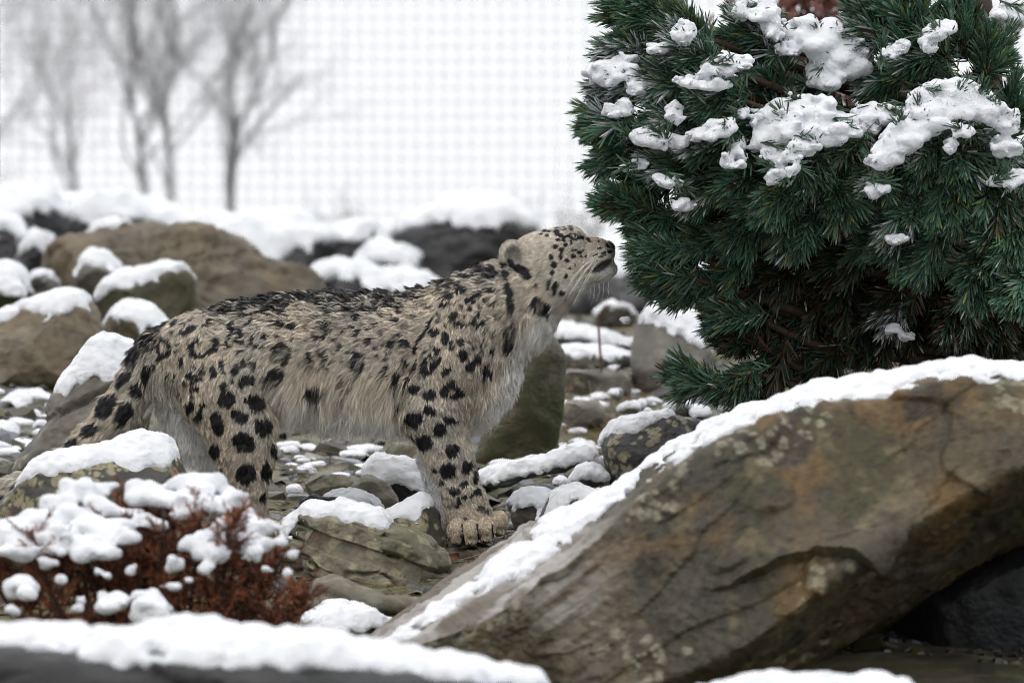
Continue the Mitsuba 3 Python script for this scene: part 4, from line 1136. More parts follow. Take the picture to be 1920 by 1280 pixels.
    return V.reshape(-1, 3), F.reshape(-1, 3), np.repeat(sn, 5, 0), np.repeat(np.clip(C, .005, .9), 5, 0)


fv, ff, fnm, fc = make_fur(FUR_N)
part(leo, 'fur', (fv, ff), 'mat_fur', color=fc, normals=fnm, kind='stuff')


def spot_ell(px, py, y, rx, rz, ry, rot=0, sub=3):
    m = ICO[sub]
    v = np.array(m.vertices) * [rx * PX, ry, rz * PX]
    ca, sa = math.cos(math.radians(rot)), math.sin(math.radians(rot))
    v = np.stack([v[:, 0] * ca - v[:, 2] * sa, v[:, 1], v[:, 0] * sa + v[:, 2] * ca], 1) + [bx(px), y, bz(py)]
    return v, np.array(m.faces)


# nose leather
v, f = spot_ell(1144, 461, 0, 12, 8.0, .018, rot=-48, sub=4)
v = v + vnormals(v, f) * (.0012 * (fbm(v, 300, 2, 1) - .5))[:, None]
pxn, pyn = v[:, 0] / PX + 960, 640 - (v[:, 2] - at(960, 640, 0)[2]) / PX
nos = sstep(5.5, 3, np.hypot(pxn - 1150, (pyn - 463))) * (np.abs(np.abs(v[:, 1]) - .008) < .006)
part(leo, 'nose', (v, f), 'mat_wet', True, mixc(mixc((.045, .036, .036), (.17, .10, .09), sstep(456, 449, pyn)), (.008, .008, .008), nos))
# eyes
for s in (-1, 1):
    v, f = spot_ell(1076, 444, s * .0475, 10.2, 6.4, .0118, rot=-12, sub=4)
    q = (v - [bx(1077.5), s * .06, bz(443)])
    rr = np.hypot(q[:, 0], q[:, 2]) / PX
    c = np.where((rr < 4.4)[:, None], np.array([.36, .40, .37]), np.array([.014, .013, .012]))
    c = np.where((rr < 2.5)[:, None], .006, c)
    c = np.where((np.abs(rr - 4.6) < .7)[:, None], .05, c)
    c = np.where((q[:, 2] / PX > 2.4)[:, None], .012, c)          # the upper lid
    part(leo, 'eye', (v, f), 'mat_eye', True, c)
# whiskers
rng = np.random.default_rng(5)
ms = []
for s in (-1, 1):
    for i, (px, py, tx, ty) in enumerate([(1116, 480, 1060, 541), (1114, 486, 1062, 560), (1120, 484, 1078, 537), (1111, 489, 1066, 528), (1122, 488, 1090, 545), (1117, 490, 1074, 570)]):
        o = np.array([bx(px), s * .046, bz(py)])
        tip = np.array([bx(tx), s * (.085 + .012 * rng.random()), bz(ty)])
        m = (o + tip) / 2 + np.array([.003, s * .014, .010])
        part(leo, 'whisker', tube(spline([o, m, tip], 10), np.linspace(.00085, .0003, 10), 4), 'mat_whisker')
    for i in range(5):
        o = np.array([bx(1105 + 9 * i), s * .02, bz(532 - 1.5 * i)])
        tip = np.array([bx(1100 + 7 * i + 8 * rng.random()), s * .03, bz(562 + 12 * rng.random())])
        part(leo, 'whisker', tube(spline([o, (o + tip) / 2 + [.003, 0, 0], tip], 6), np.linspace(.0004, .00012, 6), 4), 'mat_whisker')
    for i in range(4):
        o = np.array([bx(1066 + 4 * i), s * .045, bz(430)])
        tip = np.array([bx(1040 + 6 * i), s * .06, bz(408 - 2 * i)])
        part(leo, 'whisker', tube(spline([o, (o + tip) / 2 + [.0, 0, .002], tip], 6), np.linspace(.0004, .00012, 6), 4), 'mat_whisker')
scene['mat_whisker'] = {'type': 'principled', 'base_color': {'type': 'rgb', 'value': (.88, .87, .84)}, 'roughness': .35}

# ------------------------------------------------------------------ loose slate, gravel, twigs and dry stems
def gpt(px, py):
    """Ground point seen at the pixel."""
    ys = np.linspace(-3.5, 11, 900)
    d = FWD + np.array([1, 0, 0]) * ((px - 960) / FPX) + UP * ((640 - py) / FPX)
    P = CAM + d[None] * ((ys - CAM[1]) / d[1])[:, None]
    hit = np.nonzero(P[:, 2] <= ground_z(P[:, 0], P[:, 1]))[0]
    return P[hit[0]] if len(hit) else P[-1]


def chip(rng, size, thick, sides=None, elong=1.4):
    n = sides or rng.integers(5, 8)
    a = np.sort(rng.random(n)) * 2 * np.pi + rng.random()
    a = np.linspace(0, 2 * np.pi, n, endpoint=False) + rng.uniform(-.35, .35, n)
    r = size / 2 * rng.uniform(.75, 1.15, n)
    p = np.stack([r * np.cos(a) * elong, r * np.sin(a) / elong ** .3], 1)
    tl = rng.normal(size=2) * thick * .6 / size
    rings = []
    for s, z in ((.86, -.5), (1.0, -.32), (1.0, .28), (.84, .5)):
        q = p * s * (1 + rng.normal(size=(n, 1)) * .05)
        rings.append(np.column_stack([q, np.full(n, z * thick) + q @ tl * (z > 0) + rng.normal(size=n) * thick * .06]))
    v = np.vstack(rings + [[[0, 0, -.52 * thick]], [[0, 0, .52 * thick]]])
    f = []
    for k in range(3):
        for i in range(n):
            a_, b_ = k * n + i, k * n + (i + 1) % n
            f += [[a_, b_, b_ + n], [a_, b_ + n, a_ + n]]
    for i in range(n):
        f += [[4 * n, (i + 1) % n, i], [4 * n + 1, 3 * n + i, 3 * n + (i + 1) % n]]
    return v, np.array(f)


def rot(ax, ang):
    return trimesh.transformations.rotation_matrix(ang, ax)[:3, :3]


PILE = {}
SLC = [(.115, .125, .14), (.08, .087, .098), (.15, .16, .175), (.05, .053, .06), (.125, .115, .09), (.09, .08, .06)]


def slate(px, py, w, h, rng, label, group, snow=False, col=None, tilt=.35, name='slate_stone'):
    p = gpt(px, py)
    size = w * PX * (p[1] + 11) / 11
    th = max(.006, h * PX * .55)
    v, f = chip(rng, size, th, elong=rng.uniform(1.0, 1.5))
    M = rot([0, 0, 1], rng.uniform(0, 6.28))
    M = rot([1, 0, 0], rng.uniform(.0, tilt)) @ rot([0, 1, 0], rng.normal() * tilt * .7) @ M
    v = v @ M.T + p + [0, 0, th * .25]
    key = thing(name, label, 'slate', group)
    if group:
        PILE.setdefault(group, []).append((key, label, px, py))
    c0 = np.array(col if col is not None else SLC[rng.integers(0, 6)])
    c = c0[None] * (.75 + .5 * fbm(v, 40, 2, 1))[:, None]
    put(key + '__stone' if snow else key, (v, f), 'mat_vc', False, None) if False else None
    tv = v[f].reshape(-1, 3)
    scene[key + '__stone' if snow else key] = ply((tv, np.arange(len(tv)).reshape(-1, 3)), 'mat_slate', smooth=False, color=c[f].reshape(-1, 3))
    if snow:
        b = trimesh.Trimesh(v, f, process=False)
        for _ in range(4):
            b = b.subdivide()
        sm = snow_mesh(np.array(b.vertices), None, T=.014 + .012 * rng.random(), cell=.0045, slope=.9, seed=int(px), w=.02, over=.003, nz=.2)
        if sm is not None:
            part(key, 'snow_cap', sm, 'mat_snow')


scene['mat_slate'] = {'type': 'twosided', 'b': {'type': 'principled', 'base_color': VC, 'roughness': .38, 'specular': .45}}
rng = np.random.default_rng(11)
G1, L1 = 'loose slates in the pile at the left edge', 'bare slate in the pile at left edge'
G2, L2 = 'snow capped slates in the pile at the left edge', 'snow capped slate in the pile at left edge'
for px, py, w, h in [(60, 735, 60, 14), (110, 705, 70, 12), (20, 702, 50, 12), (66, 768, 44, 18), (95, 748, 40, 12), (30, 790, 70, 20), (90, 800, 40, 12), (15, 822, 60, 22), (60, 838, 60, 14), (100, 830, 36, 12), (40, 862, 50, 16), (10, 868, 44, 16), (70, 866, 36, 12), (28, 888, 40, 20), (8, 905, 36, 20), (48, 700, 34, 10), (86, 724, 30, 10), (118, 760, 26, 10), (52, 812, 30, 9), (4, 760, 30, 14), (24, 720, 30, 9), (78, 782, 24, 9), (110, 784, 26, 9), (58, 880, 28, 10), (2, 845, 30, 12)]:
    slate(px, py, w, h, rng, L1, G1)
for px, py, w, h in [(28, 757, 66, 26), (70, 745, 40, 14), (8, 812, 60, 22), (62, 785, 24, 14), (78, 800, 20, 14), (64, 714, 40, 14), (100, 818, 40, 14), (40, 778, 36, 14)]:
    slate(px, py, w, h, rng, L2, G2, snow=True, col=(.09, .10, .115), tilt=.2)
G3, L3 = 'flat slates on the ground under the belly', 'flat stone under the belly'
for px, py, w, h in [(560, 842, 50, 14), (600, 862, 70, 12), (655, 868, 60, 20), (668, 885, 50, 14), (570, 880, 56, 12), (620, 900, 80, 26), (545, 900, 30, 20), (640, 848, 60, 14), (690, 842, 60, 14), (535, 868, 30, 20), (560, 935, 60, 22), (578, 918, 40, 12), (640, 925, 40, 12), (530, 975, 60, 10), (650, 910, 40, 10), (600, 836, 50, 10), (530, 842, 40, 14), (720, 900, 40, 14), (556, 960, 30, 10)]:
    slate(px, py, w, h, rng, L3, G3, col=SLC[rng.integers(0, 6)] if px % 3 else (.15, .145, .11), tilt=.22)
G4, L4 = 'slates on the ground between paw and big slab', 'slate by the front paw'
for px, py, w, h in [(925, 915, 46, 40), (935, 955, 46, 26), (1000, 895, 60, 12), (1040, 892, 44, 14), (1060, 888, 30, 10), (930, 895, 40, 14), (985, 905, 44, 12), (1050, 870, 40, 10), (950, 930, 34, 20), (945, 1000, 60, 16), (985, 1005, 50, 12), (920, 1022, 60, 12), (870, 1030, 40, 14), (900, 1040, 44, 10), (850, 1028, 34, 12), (960, 985, 34, 12), (930, 1010, 30, 10), (1010, 880, 40, 10)]:
    slate(px, py, w, h, rng, L4, G4, tilt=.5)
for px, py, w, h, lab in [(575, 888, 26, 14, 'tiny snow capped stone on the ground below the belly'), (553, 925, 26, 18, 'small snow capped stone just right of the hind paw'), (540, 850, 34, 12, 'snow dusted stone beside the hind leg'), (1020, 895, 30, 12, 'small snow dusted slate beside the tilted slate'), (1050, 905, 24, 10, 'small snowy stone before the slate lump')]:
    slate(px, py, w, h, rng, lab, None, snow=True, tilt=.15)

ORD = ['first', 'second', 'third', 'fourth', 'fifth', 'sixth', 'seventh', 'eighth', 'ninth', 'tenth', 'eleventh', 'twelfth']
for group, items in PILE.items():
    items = sorted(items, key=lambda t: t[3])
    nrow = max(2, round(len(items) / 6))
    rows = np.array_split(np.arange(len(items)), nrow)
    rn = {2: ['upper', 'lower'], 3: ['upper', 'middle', 'lower'], 4: ['top', 'upper middle', 'lower middle', 'bottom']}[min(nrow, 4)]
    for r, ids in zip(rn, rows):
        for q, it in enumerate(sorted((items[i] for i in ids), key=lambda t: t[2])):
            labels[it[0]]['label'] = f'{it[1]}, {ORD[q]} from left, {r} row'


def gravel():
    rng = np.random.default_rng(3)
    vs, fs, cs, o = [], [], [], 0
    for k in range(7500):
        y = rng.uniform(-1.5, 4.2) if k < 6000 else rng.uniform(4, 7)
        x = rng.uniform(-1, 1) * (1.25 + .10 * y + .1)
        s = rng.uniform(.006, .02) * (1 + 1.3 * (rng.random() < .12)) * (1 + max(y, 0) * .12)
        n = 5
        a = np.linspace(0, 2 * np.pi, n, endpoint=False) + rng.uniform(-.3, .3, n)
        r = s * rng.uniform(.6, 1.1, n)
        v = np.vstack([np.column_stack([r * np.cos(a) * 1.3, r * np.sin(a), -.1 * s + 0 * a]), np.column_stack([.7 * r * np.cos(a) * 1.3, .7 * r * np.sin(a), s * rng.uniform(.2, .5) + .12 * s * rng.normal(size=n)]), [[0, 0, .45 * s]]])
        f = []
        for i in range(n):
            j = (i + 1) % n
            f += [[i, j, n + j], [i, n + j, n + i], [2 * n, n + i, n + j]]
        v = v @ rot([0, 0, 1], rng.uniform(0, 6.28)).T @ rot([1, .3, 0], rng.normal() * .35).T + [x, y, ground_z(x, y)]
        c = np.array(SLC[rng.integers(0, 6)] if rng.random() < .22 else [(.09, .078, .052), (.065, .058, .042), (.15, .13, .095), (.075, .075, .03)][rng.integers(0, 4)]) * rng.uniform(.45, 1.05)
        f = np.array(f)
        tv = v[f].reshape(-1, 3)
        vs.append(tv)
        cs.append(np.tile(c, (len(tv), 1)))
    v = np.vstack(vs)
    key = thing('gravel', 'small slate chips and pebbles strewn over the ground', 'gravel', kind='stuff')
    scene[key] = ply((v, np.arange(len(v)).reshape(-1, 3)), 'mat_slate', smooth=False, color=np.vstack(cs))


gravel()



def ground_snow():
    """Thin wet snow left between the stones."""
    rng = np.random.default_rng(19)
    balls = []
    for k in range(100):
        z = rng.random()
        if z < .2:
            px, py = rng.uniform(-20, 150), rng.uniform(690, 900)
        elif z < .62:
            px, py = rng.uniform(1040, 1340), rng.uniform(640, 850)
        elif z < .85:
            px, py = rng.uniform(905, 1130), rng.uniform(840, 1000)
        else:
            px, py = rng.uniform(530, 720), rng.uniform(835, 900)
        c = gpt(px, py)
        for j in range(rng.integers(2, 7)):
            r = rng.uniform(.006, .018) * (1 + max(c[1], 0) * .1)
            q = c + rng.normal(size=3) * [.016, .02, 0]
            q[2] = ground_z(q[0], q[1]) + .006
            balls.append((*q, r * 1.4, r * 1.5, r * .6))
    key = thing('ground_snow', 'thin scraps of wet snow left between the stones', 'snow', kind='stuff')
    put(key, join(metaballs(balls, .007, 2, k=.008, noise=.004, freq=70)), 'mat_snow')


def stems():
    """Dry stems, straw and fallen needles lying about, and short moss tufts."""
    rng = np.random.default_rng(8)
    ms, cs = [], []
    for k in range(1500):
        zone = rng.random()
        if zone < .4:
            px, py = rng.uniform(1040, 1230), rng.uniform(690, 900)
        elif zone < .6:
            px, py = rng.uniform(520, 760), rng.uniform(835, 985)
        elif zone < .8:
            px, py = rng.uniform(840, 1000), rng.uniform(985, 1120)
        else:
            px, py = rng.uniform(480, 800), rng.uniform(1090, 1180)
        p = gpt(px, py)
        L = rng.uniform(.02, .075) * (2 if zone < .4 and rng.random() < .35 else 1)
        a = rng.uniform(0, np.pi * 2)
        d = np.array([np.cos(a), np.sin(a), rng.uniform(.0, .35 if zone > .4 else .9)])
        d /= np.linalg.norm(d)
        m = tube(spline([p + [0, 0, .004], p + d * L * .5 + rng.normal(size=3) * .004 + [0, 0, .004], p + d * L], 5), np.linspace(.0009, .0005, 5), 3, cap=False)
        ms.append(m)
        c = [(.26, .19, .10), (.20, .13, .06), (.30, .13, .045), (.33, .28, .18)][rng.integers(0, 4)]
        cs.append(np.tile(np.array(c) * rng.uniform(.6, 1.1), (len(m[0]), 1)))
    v, f = join(ms)
    key = thing('plant_litter', 'dry stems, straw and fallen needles strewn on the ground', 'plant litter', kind='stuff')
    put(key, (v, f), 'mat_vc', True, np.vstack(cs))


ground_snow()
stems()
# rusty stake and a fallen leaf
p = gpt(1126, 745)
k = thing('stake', 'thin rusty stake standing in the low stone bank', 'stake')
m = tube([p - [0, 0, .05], p + [.004, 0, .05], p + [-.008, .0, .235]], [.004, .004, .0035], 8)
put(k, m, 'mat_vc', True, np.tile((.09, .04, .03), (len(m[0]), 1)))
p = gpt(842, 1058)
k = thing('leaf', 'fallen rust brown leaf between the olive rock and the paw', 'leaf')
u = np.linspace(-1, 1, 13)
g = np.array([[a, b * .5 * (1 - a * a) ** .6, .25 * b * b + .3 * a * a] for a in u for b in np.linspace(-1, 1, 7)]) * .022
q = np.array([[i * 7 + j, i * 7 + j + 1, (i + 1) * 7 + j + 1, (i + 1) * 7 + j] for i in range(12) for j in range(6)])
g = g @ rot([1, 0, .2], .9).T + p + [0, 0, .012]
put(k, (np.vstack([g, g - [0, 0, .0006]]), np.vstack([q[:, [0, 1, 2]], q[:, [0, 2, 3]], q[:, [0, 2, 1]] + 91, q[:, [0, 3, 2]] + 91])), 'mat_vc', True, np.tile((.11, .04, .02), (182, 1)))

# ------------------------------------------------------------------ dry shrub in the left foreground
def needles(base, dirs, length, rad, rng, up=None):
    """Three sided needles: (vertices, triangles)."""
    n = len(base)
    d = dirs / np.linalg.norm(dirs, axis=1, keepdims=True)
    r = rng.normal(size=(n, 3))
    a = np.cross(d, r)
    a /= np.linalg.norm(a, axis=1, keepdims=True)
    b = np.cross(d, a)
    w = a * (rad * 1.5)[:, None]
    m = base + d * (length * .8)[:, None]
    V = np.stack([base - w, base + w, m - w, m + w, base + d * length[:, None]], 1)
    bf = np.array([[0, 1, 3], [0, 3, 2], [2, 3, 4]])
    F = (np.arange(n) * 5)[:, None, None] + bf[None]
    return V.reshape(-1, 3), F.reshape(-1, 3)


def shrub():
    rng = np.random.default_rng(14)
    key = thing('dry_shrub', 'low rust brown shrub loaded with balls of snow in the left foreground', 'shrub')
    Y0 = -2.0
    root = at(300, 1215, Y0)
    TOP = np.array([(-60, 1010), (0, 985), (40, 965), (100, 950), (160, 925), (215, 915), (300, 930), (370, 905), (440, 930), (500, 985), (560, 1040), (592, 1120), (610, 1165)])
    NV, NF, NC, o = [], [], [], 0
    bt, bc = [], []
    for i in range(26):
        px = -40 + 640 * (i + .5) / 26 + rng.normal() * 8
        y = Y0 + rng.uniform(-.28, .3)
        ty = np.interp(px, TOP[:, 0], TOP[:, 1]) + 22 + rng.random() * 30
        tip = at(px, ty, y)
        st = root + np.array([(tip[0] - root[0]) * .55, (y - Y0) * .6, -.02])
        pts = spline([st, st + (tip - st) * .5 + rng.normal(size=3) * .015, tip], 10)
        m = tube(pts, np.linspace(.0055, .0022, 10), 6)
        part(key, 'branch', m, 'mat_vc', True, np.tile((.03, .02, .016), (len(m[0]), 1)))
        for s in range(42):
            t = rng.uniform(.02, 1)
            b = pts[min(9, int(t * 9))] + rng.normal(size=3) * .008
            d = np.array([rng.normal() * .7, rng.normal() * .8 - .25, .6 + .4 * rng.random()])
            d /= np.linalg.norm(d)
            L = rng.uniform(.035, .085)
            e = b + d * L
            bt.append(tube(np.array([b, (b + e) / 2 + rng.normal(size=3) * .003, e]), [.0016, .0013, .0008], 4, cap=False))
            n = 26
            u = rng.uniform(.05, 1, n)
            bs = b + (e - b) * u[:, None]
            dr = d + rng.normal(size=(n, 3)) * .62
            v, f = needles(bs, dr, rng.uniform(.010, .022, n), np.full(n, .0007), rng)
            c = np.array([(.22, .075, .034), (.15, .05, .024), (.28, .10, .045), (.10, .042, .026)][rng.integers(0, 4)]) * rng.uniform(.7, 1.2)
            NV.append(v); NF.append(f + o); NC.append(np.tile(c, (len(v), 1)))
            o += len(v)
    v, f = join(bt)
    part(key, 'twigs', (v, f), 'mat_vc', True, np.tile((.03, .018, .014), (len(v), 1)), kind='stuff')
    part(key, 'foliage', (np.vstack(NV), np.vstack(NF)), 'mat_vc', False, np.vstack(NC), kind='stuff')
    B = [(364, 903, 54, 22), (439, 926, 20, 25), (459, 963, 13, 20), (505, 988, 19, 24), (211, 913, 18, 19), (161, 922, 33, 25), (103, 947, 27, 29), (50, 970, 14, 11), (265, 930, 37, 20), (315, 934, 41, 24), (356, 948, 45, 27),
         (25, 996, 37, 25), (41, 1025, 33, 24), (103, 1000, 50, 28), (157, 988, 37, 31), (207, 1000, 41, 29), (166, 1036, 28, 20), (199, 1031, 28, 20), (87, 1052, 16, 24), (269, 978, 16, 18), (422, 984, 24, 26), (447, 1015, 24, 24), (480, 1015, 24, 20),
         (377, 1023, 30, 25), (331, 1056, 18, 18), (397, 1065, 15, 18), (323, 1098, 20, 9), (39, 1098, 19, 25), (203, 1131, 22, 19), (16, 1143, 15, 12), (157, 1124, 7, 7), (141, 1141, 10, 9), (199, 1075, 13, 11), (244, 1069, 11, 17), (277, 1114, 18, 16), (286, 1143, 32, 22),
         (550, 1040, 10, 7), (497, 1069, 14, 8), (526, 1010, 10, 14), (-20, 1000, 30, 26), (130, 960, 26, 20), (235, 955, 22, 18), (400, 945, 26, 20), (60, 1010, 40, 22), (300, 985, 14, 12), (540, 1075, 8, 6), (470, 1045, 12, 9), (355, 1085, 8, 6), (120, 1085, 8, 8)]
    balls = []
    for px, py, rx, ry in B:
        y = Y0 + .06 - (py - 900) / 240 * .44
        c = at(px, py, y)
        s = PX * (y + 11) / 11
        small = rx < 23
        if not small:
            balls.append((*c, rx * s * .6, (rx * .5 + ry * .5) * s * .7, ry * s * .6))
        for _ in range(7 if small else 13):
            a = rng.uniform(0, 6.28)
            k_ = rng.uniform(.2, 1.35 if small else 1.1)
            q = c + np.array([math.cos(a) * rx * k_, rng.normal() * rx * .5, math.sin(a) * ry * .6 * k_ - .1 * ry]) * s
            r = rng.uniform(.2, .5) * min(rx, ry) * s + .002
            balls.append((*q, r * 1.25, r * 1.1, r * .85))
    for px, py, rx, ry, nb in [(120, 1003, 125, 34, 46), (165, 930, 60, 30, 22), (340, 922, 95, 26, 34), (385, 1025, 35, 22, 14), (465, 1005, 40, 30, 20), (60, 985, 60, 22, 20), (30, 1015, 50, 24, 16), (285, 1140, 36, 20, 12), (205, 1128, 20, 16, 8), (40, 1098, 16, 22, 8)]:
        for _ in range(nb):
            a, q = rng.uniform(0, 6.28), math.sqrt(rng.random())
            x_, y_ = px + math.cos(a) * q * rx, py + math.sin(a) * q * ry
            y = Y0 + .07 - (y_ - 900) / 240 * .44 + rng.normal() * .02
            s = PX * (y + 11) / 11
            r = rng.uniform(9, 19) * s
            balls.append((*at(x_, y_, y), r * 1.3, r * 1.3, r * rng.uniform(.7, 1.0)))
    for m in metaballs(balls, .0065, 3, k=.009, noise=.006, freq=48):
        part(key, 'snow_clump', m, 'mat_snow')


shrub()

# ------------------------------------------------------------------ the pine on the right
def pine():
    rng = np.random.default_rng(22)
    key = thing('pine_tree', 'dense dark green pine hung with clumps of melting snow filling the upper right', 'pine tree')
    TR = spline([at(2010, 1010, .45), at(1985, 760, .42), at(1945, 600, .40), at(1890, 420, .36), at(1860, 200, .34), at(1830, -40, .32), at(1800, -260, .3)], 40)
    m = tube(TR, np.linspace(.062, .022, 40), 12)
    bv = m[0] + vnormals(*m) * (.008 * (fbm(m[0], 30, 3, 1) - .5))[:, None]
    part(key, 'trunk', (bv, m[1]), 'mat_vc', True, mixc((.035, .026, .02), (.07, .05, .036), fbm(bv, 40, 3, 2)))
    # pads: px, py, depth y, half width, half height, shoots, heading (degrees, 0 right, 90 up), towards viewer
    PADS = [(1190, 20, .02, 75, 45, 24, 165, .1), (1170, 95, .0, 55, 35, 18, 185, .15), (1160, 165, -.02, 60, 28, 18, 190, .1), (1130, 225, -.03, 40, 40, 18, 195, .2), (1150, 285, .02, 50, 35, 18, 200, .1), (1190, 340, .03, 55, 40, 18, 195, .1),
            (1140, 385, -.06, 52, 22, 15, 180, .1), (1215, 410, -.02, 60, 34, 18, 190, .3), (1215, 465, -.08, 55, 32, 18, 188, .2), (1225, 520, -.06, 50, 30, 15, 195, .2), (1300, 538, .0, 50, 34, 16, 200, .3), (1375, 590, .02, 40, 36, 14, 205, .2), (1390, 640, .05, 36, 30, 10, 190, .2),
            (1310, 712, -.02, 55, 26, 16, 175, .2), (1390, 715, .02, 55, 32, 14, 230, .3), (1450, 690, .1, 60, 34, 12, 250, .3), (1540, 670, .15, 70, 34, 12, 240, .2),
            (1290, 60, -.05, 60, 40, 20, 160, .3), (1265, 150, -.08, 60, 40, 20, 185, .4), (1310, 100, -.12, 55, 30, 16, 150, .5), (1270, 230, -.08, 60, 36, 18, 190, .4), (1350, 180, -.14, 60, 36, 20, 180, .6), (1340, 265, -.14, 65, 34, 20, 195, .5), (1270, 310, -.08, 60, 34, 18, 195, .4),
            (1330, 350, -.1, 60, 40, 18, 215, .6), (1400, 330, -.16, 55, 40, 18, 220, .7), (1460, 365, -.2, 60, 44, 22, 230, .7), (1520, 330, -.2, 55, 44, 20, 245, .7), (1570, 370, -.16, 50, 40, 16, 270, .6), (1500, 430, -.12, 60, 36, 14, 250, .6), (1400, 430, -.06, 60, 40, 16, 230, .5), (1310, 450, -.02, 60, 40, 16, 210, .4),
            (1410, 60, .02, 60, 40, 16, 140, .3), (1440, 150, .04, 60, 40, 14, 120, .3), (1590, 290, -.08, 50, 36, 14, 250, .6), (1420, 240, -.1, 55, 30, 14, 190, .5), (1540, 250, -.08, 60, 30, 14, 200, .5),
            (1640, 60, .05, 60, 50, 20, 150, .4), (1700, 30, .02, 70, 40, 22, 120, .4), (1730, 110, .0, 70, 50, 22, 190, .5), (1660, 150, .05, 50, 36, 14, 210, .4), (1800, 60, .08, 60, 50, 16, 100, .4), (1860, 110, .06, 50, 40, 12, 60, .5), (1780, 170, .0, 60, 36, 14, 200, .5),
            (1670, 330, -.2, 50, 44, 20, 225, .7), (1740, 290, -.24, 60, 44, 24, 240, .8), (1800, 310, -.24, 60, 50, 24, 270, .8), (1850, 270, -.2, 50, 44, 18, 300, .7), (1700, 400, -.2, 55, 40, 18, 230, .7), (1780, 380, -.22, 60, 40, 18, 260, .8), (1860, 380, -.24, 60, 44, 20, 260, .8), (1910, 330, -.2, 40, 60, 16, 250, .7), (1890, 450, -.22, 60, 44, 20, 230, .7),
            (1740, 470, -.16, 60, 44, 18, 235, .6), (1690, 470, -.12, 45, 36, 12, 220, .5), (1830, 510, -.2, 60, 44, 18, 250, .7), (1910, 540, -.24, 50, 44, 18, 230, .7), (1640, 440, -.02, 50, 40, 10, 220, .4), (1600, 480, .05, 60, 40, 10, 230, .4),
            (1450, 520, .06, 80, 50, 14, 230, .3), (1560, 560, .14, 80, 50, 14, 240, .3), (1680, 570, .1, 80, 50, 14, 240, .4), (1780, 590, .05, 70, 44, 12, 240, .5), (1420, 590, .1, 60, 40, 12, 230, .3), (1640, 640, .2, 70, 40, 10, 240, .3), (1380, 500, .02, 50, 40, 12, 215, .3), (1480, 620, .15, 70, 40, 10, 240, .2),
            (1520, 180, .2, 80, 50, 12, 150, .2), (1620, 230, .2, 80, 50, 12, 180, .2), (1700, 230, .15, 70, 40, 12, 200, .3), (1450, 300, .12, 90, 50, 12, 200, .2), (1330, 400, .15, 90, 60, 14, 200, .1), (1300, 200, .16, 90, 70, 16, 185, .1), (1560, 430, .25, 100, 60, 14, 220, .1), (1750, 480, .25, 100, 80, 16, 240, .1), (1860, 580, .25, 70, 60, 10, 250, .1), (1240, 270, .18, 60, 60, 10, 190, 0), (1250, 60, .16, 80, 60, 12, 165, 0), (1900, 200, .15, 50, 60, 10, 60, .3)]
    PADS += [(1500 + 60 * i, 330 + 70 * j, .2 + .06 * ((i + j) % 3), 75, 60, 11, 230 + 10 * i, .15) for i in range(-2, 8) for j in range(0, 5) if 1350 + 30 * j < 1500 + 60 * i]
    # snow lying on the boughs: px, py, half width, half height, y, tilt
    SN = [(1150, 132, 48, 22, -.02, 15), (1195, 162, 16, 18, -.06, 0), (1158, 205, 26, 15, -.08, 0), (1280, 62, 20, 20, -.14, 40), (1230, 92, 18, 8, -.1, 0), (1362, 124, 46, 16, -.2, 10), (1318, 156, 44, 12, -.2, -5), (1266, 212, 15, 20, -.16, 0),
          (1418, 20, 34, 20, -.02, 0), (1452, 60, 15, 15, -.05, 0), (1440, 40, 16, 14, -.03, 0), (1550, 80, 60, 36, .05, -20), (1580, 105, 46, 36, .05, -35), (1545, 140, 32, 26, .02, 0), (1475, 94, 22, 12, .0, 0), (1495, 60, 40, 20, .06, 0), (1405, 215, 20, 9, -.2, 0),
          (1490, 215, 66, 30, -.2, 12), (1455, 240, 40, 24, -.23, 25), (1555, 245, 52, 26, -.24, 10), (1490, 275, 58, 20, -.26, 18), (1465, 322, 34, 14, -.3, 35), (1400, 272, 26, 12, -.22, 0), (1375, 300, 22, 16, -.26, 0), (1340, 244, 34, 16, -.24, 15), (1300, 255, 14, 10, -.2, 0), (1238, 262, 46, 14, -.16, -8), (1205, 258, 20, 12, -.14, 0),
          (1640, 215, 38, 18, -.14, 0), (1625, 240, 20, 14, -.16, 0), (1190, 312, 24, 8, -.1, 10), (1252, 340, 26, 10, -.18, -10), (1280, 384, 18, 10, -.16, 0), (1760, 190, 60, 30, -.26, 20), (1735, 225, 56, 26, -.3, 30), (1815, 190, 50, 30, -.26, -20), (1860, 215, 34, 20, -.26, -20), (1885, 228, 20, 22, -.24, 0), (1660, 285, 36, 24, -.3, 40), (1700, 250, 40, 26, -.3, 40), (1642, 352, 20, 14, -.28, 20), (1800, 246, 20, 9, -.33, 0), (1780, 272, 10, 14, -.33, 0),
          (1885, 275, 26, 20, -.28, 0), (1676, 448, 16, 8, -.24, 0), (1675, 95, 26, 12, -.08, 20), (1755, 62, 32, 15, -.1, 25), (1740, 90, 12, 10, -.1, 0), (1893, 30, 30, 26, .25, 0), (1880, 342, 24, 10, -.32, 0), (1905, 330, 16, 12, -.3, 0), (1275, 385, 10, 6, -.2, 0), (1170, 600, 8, 5, .1, 0), (1670, 615, 14, 7, .05, 0), (1700, 630, 12, 6, .05, 0)]
    balls = []
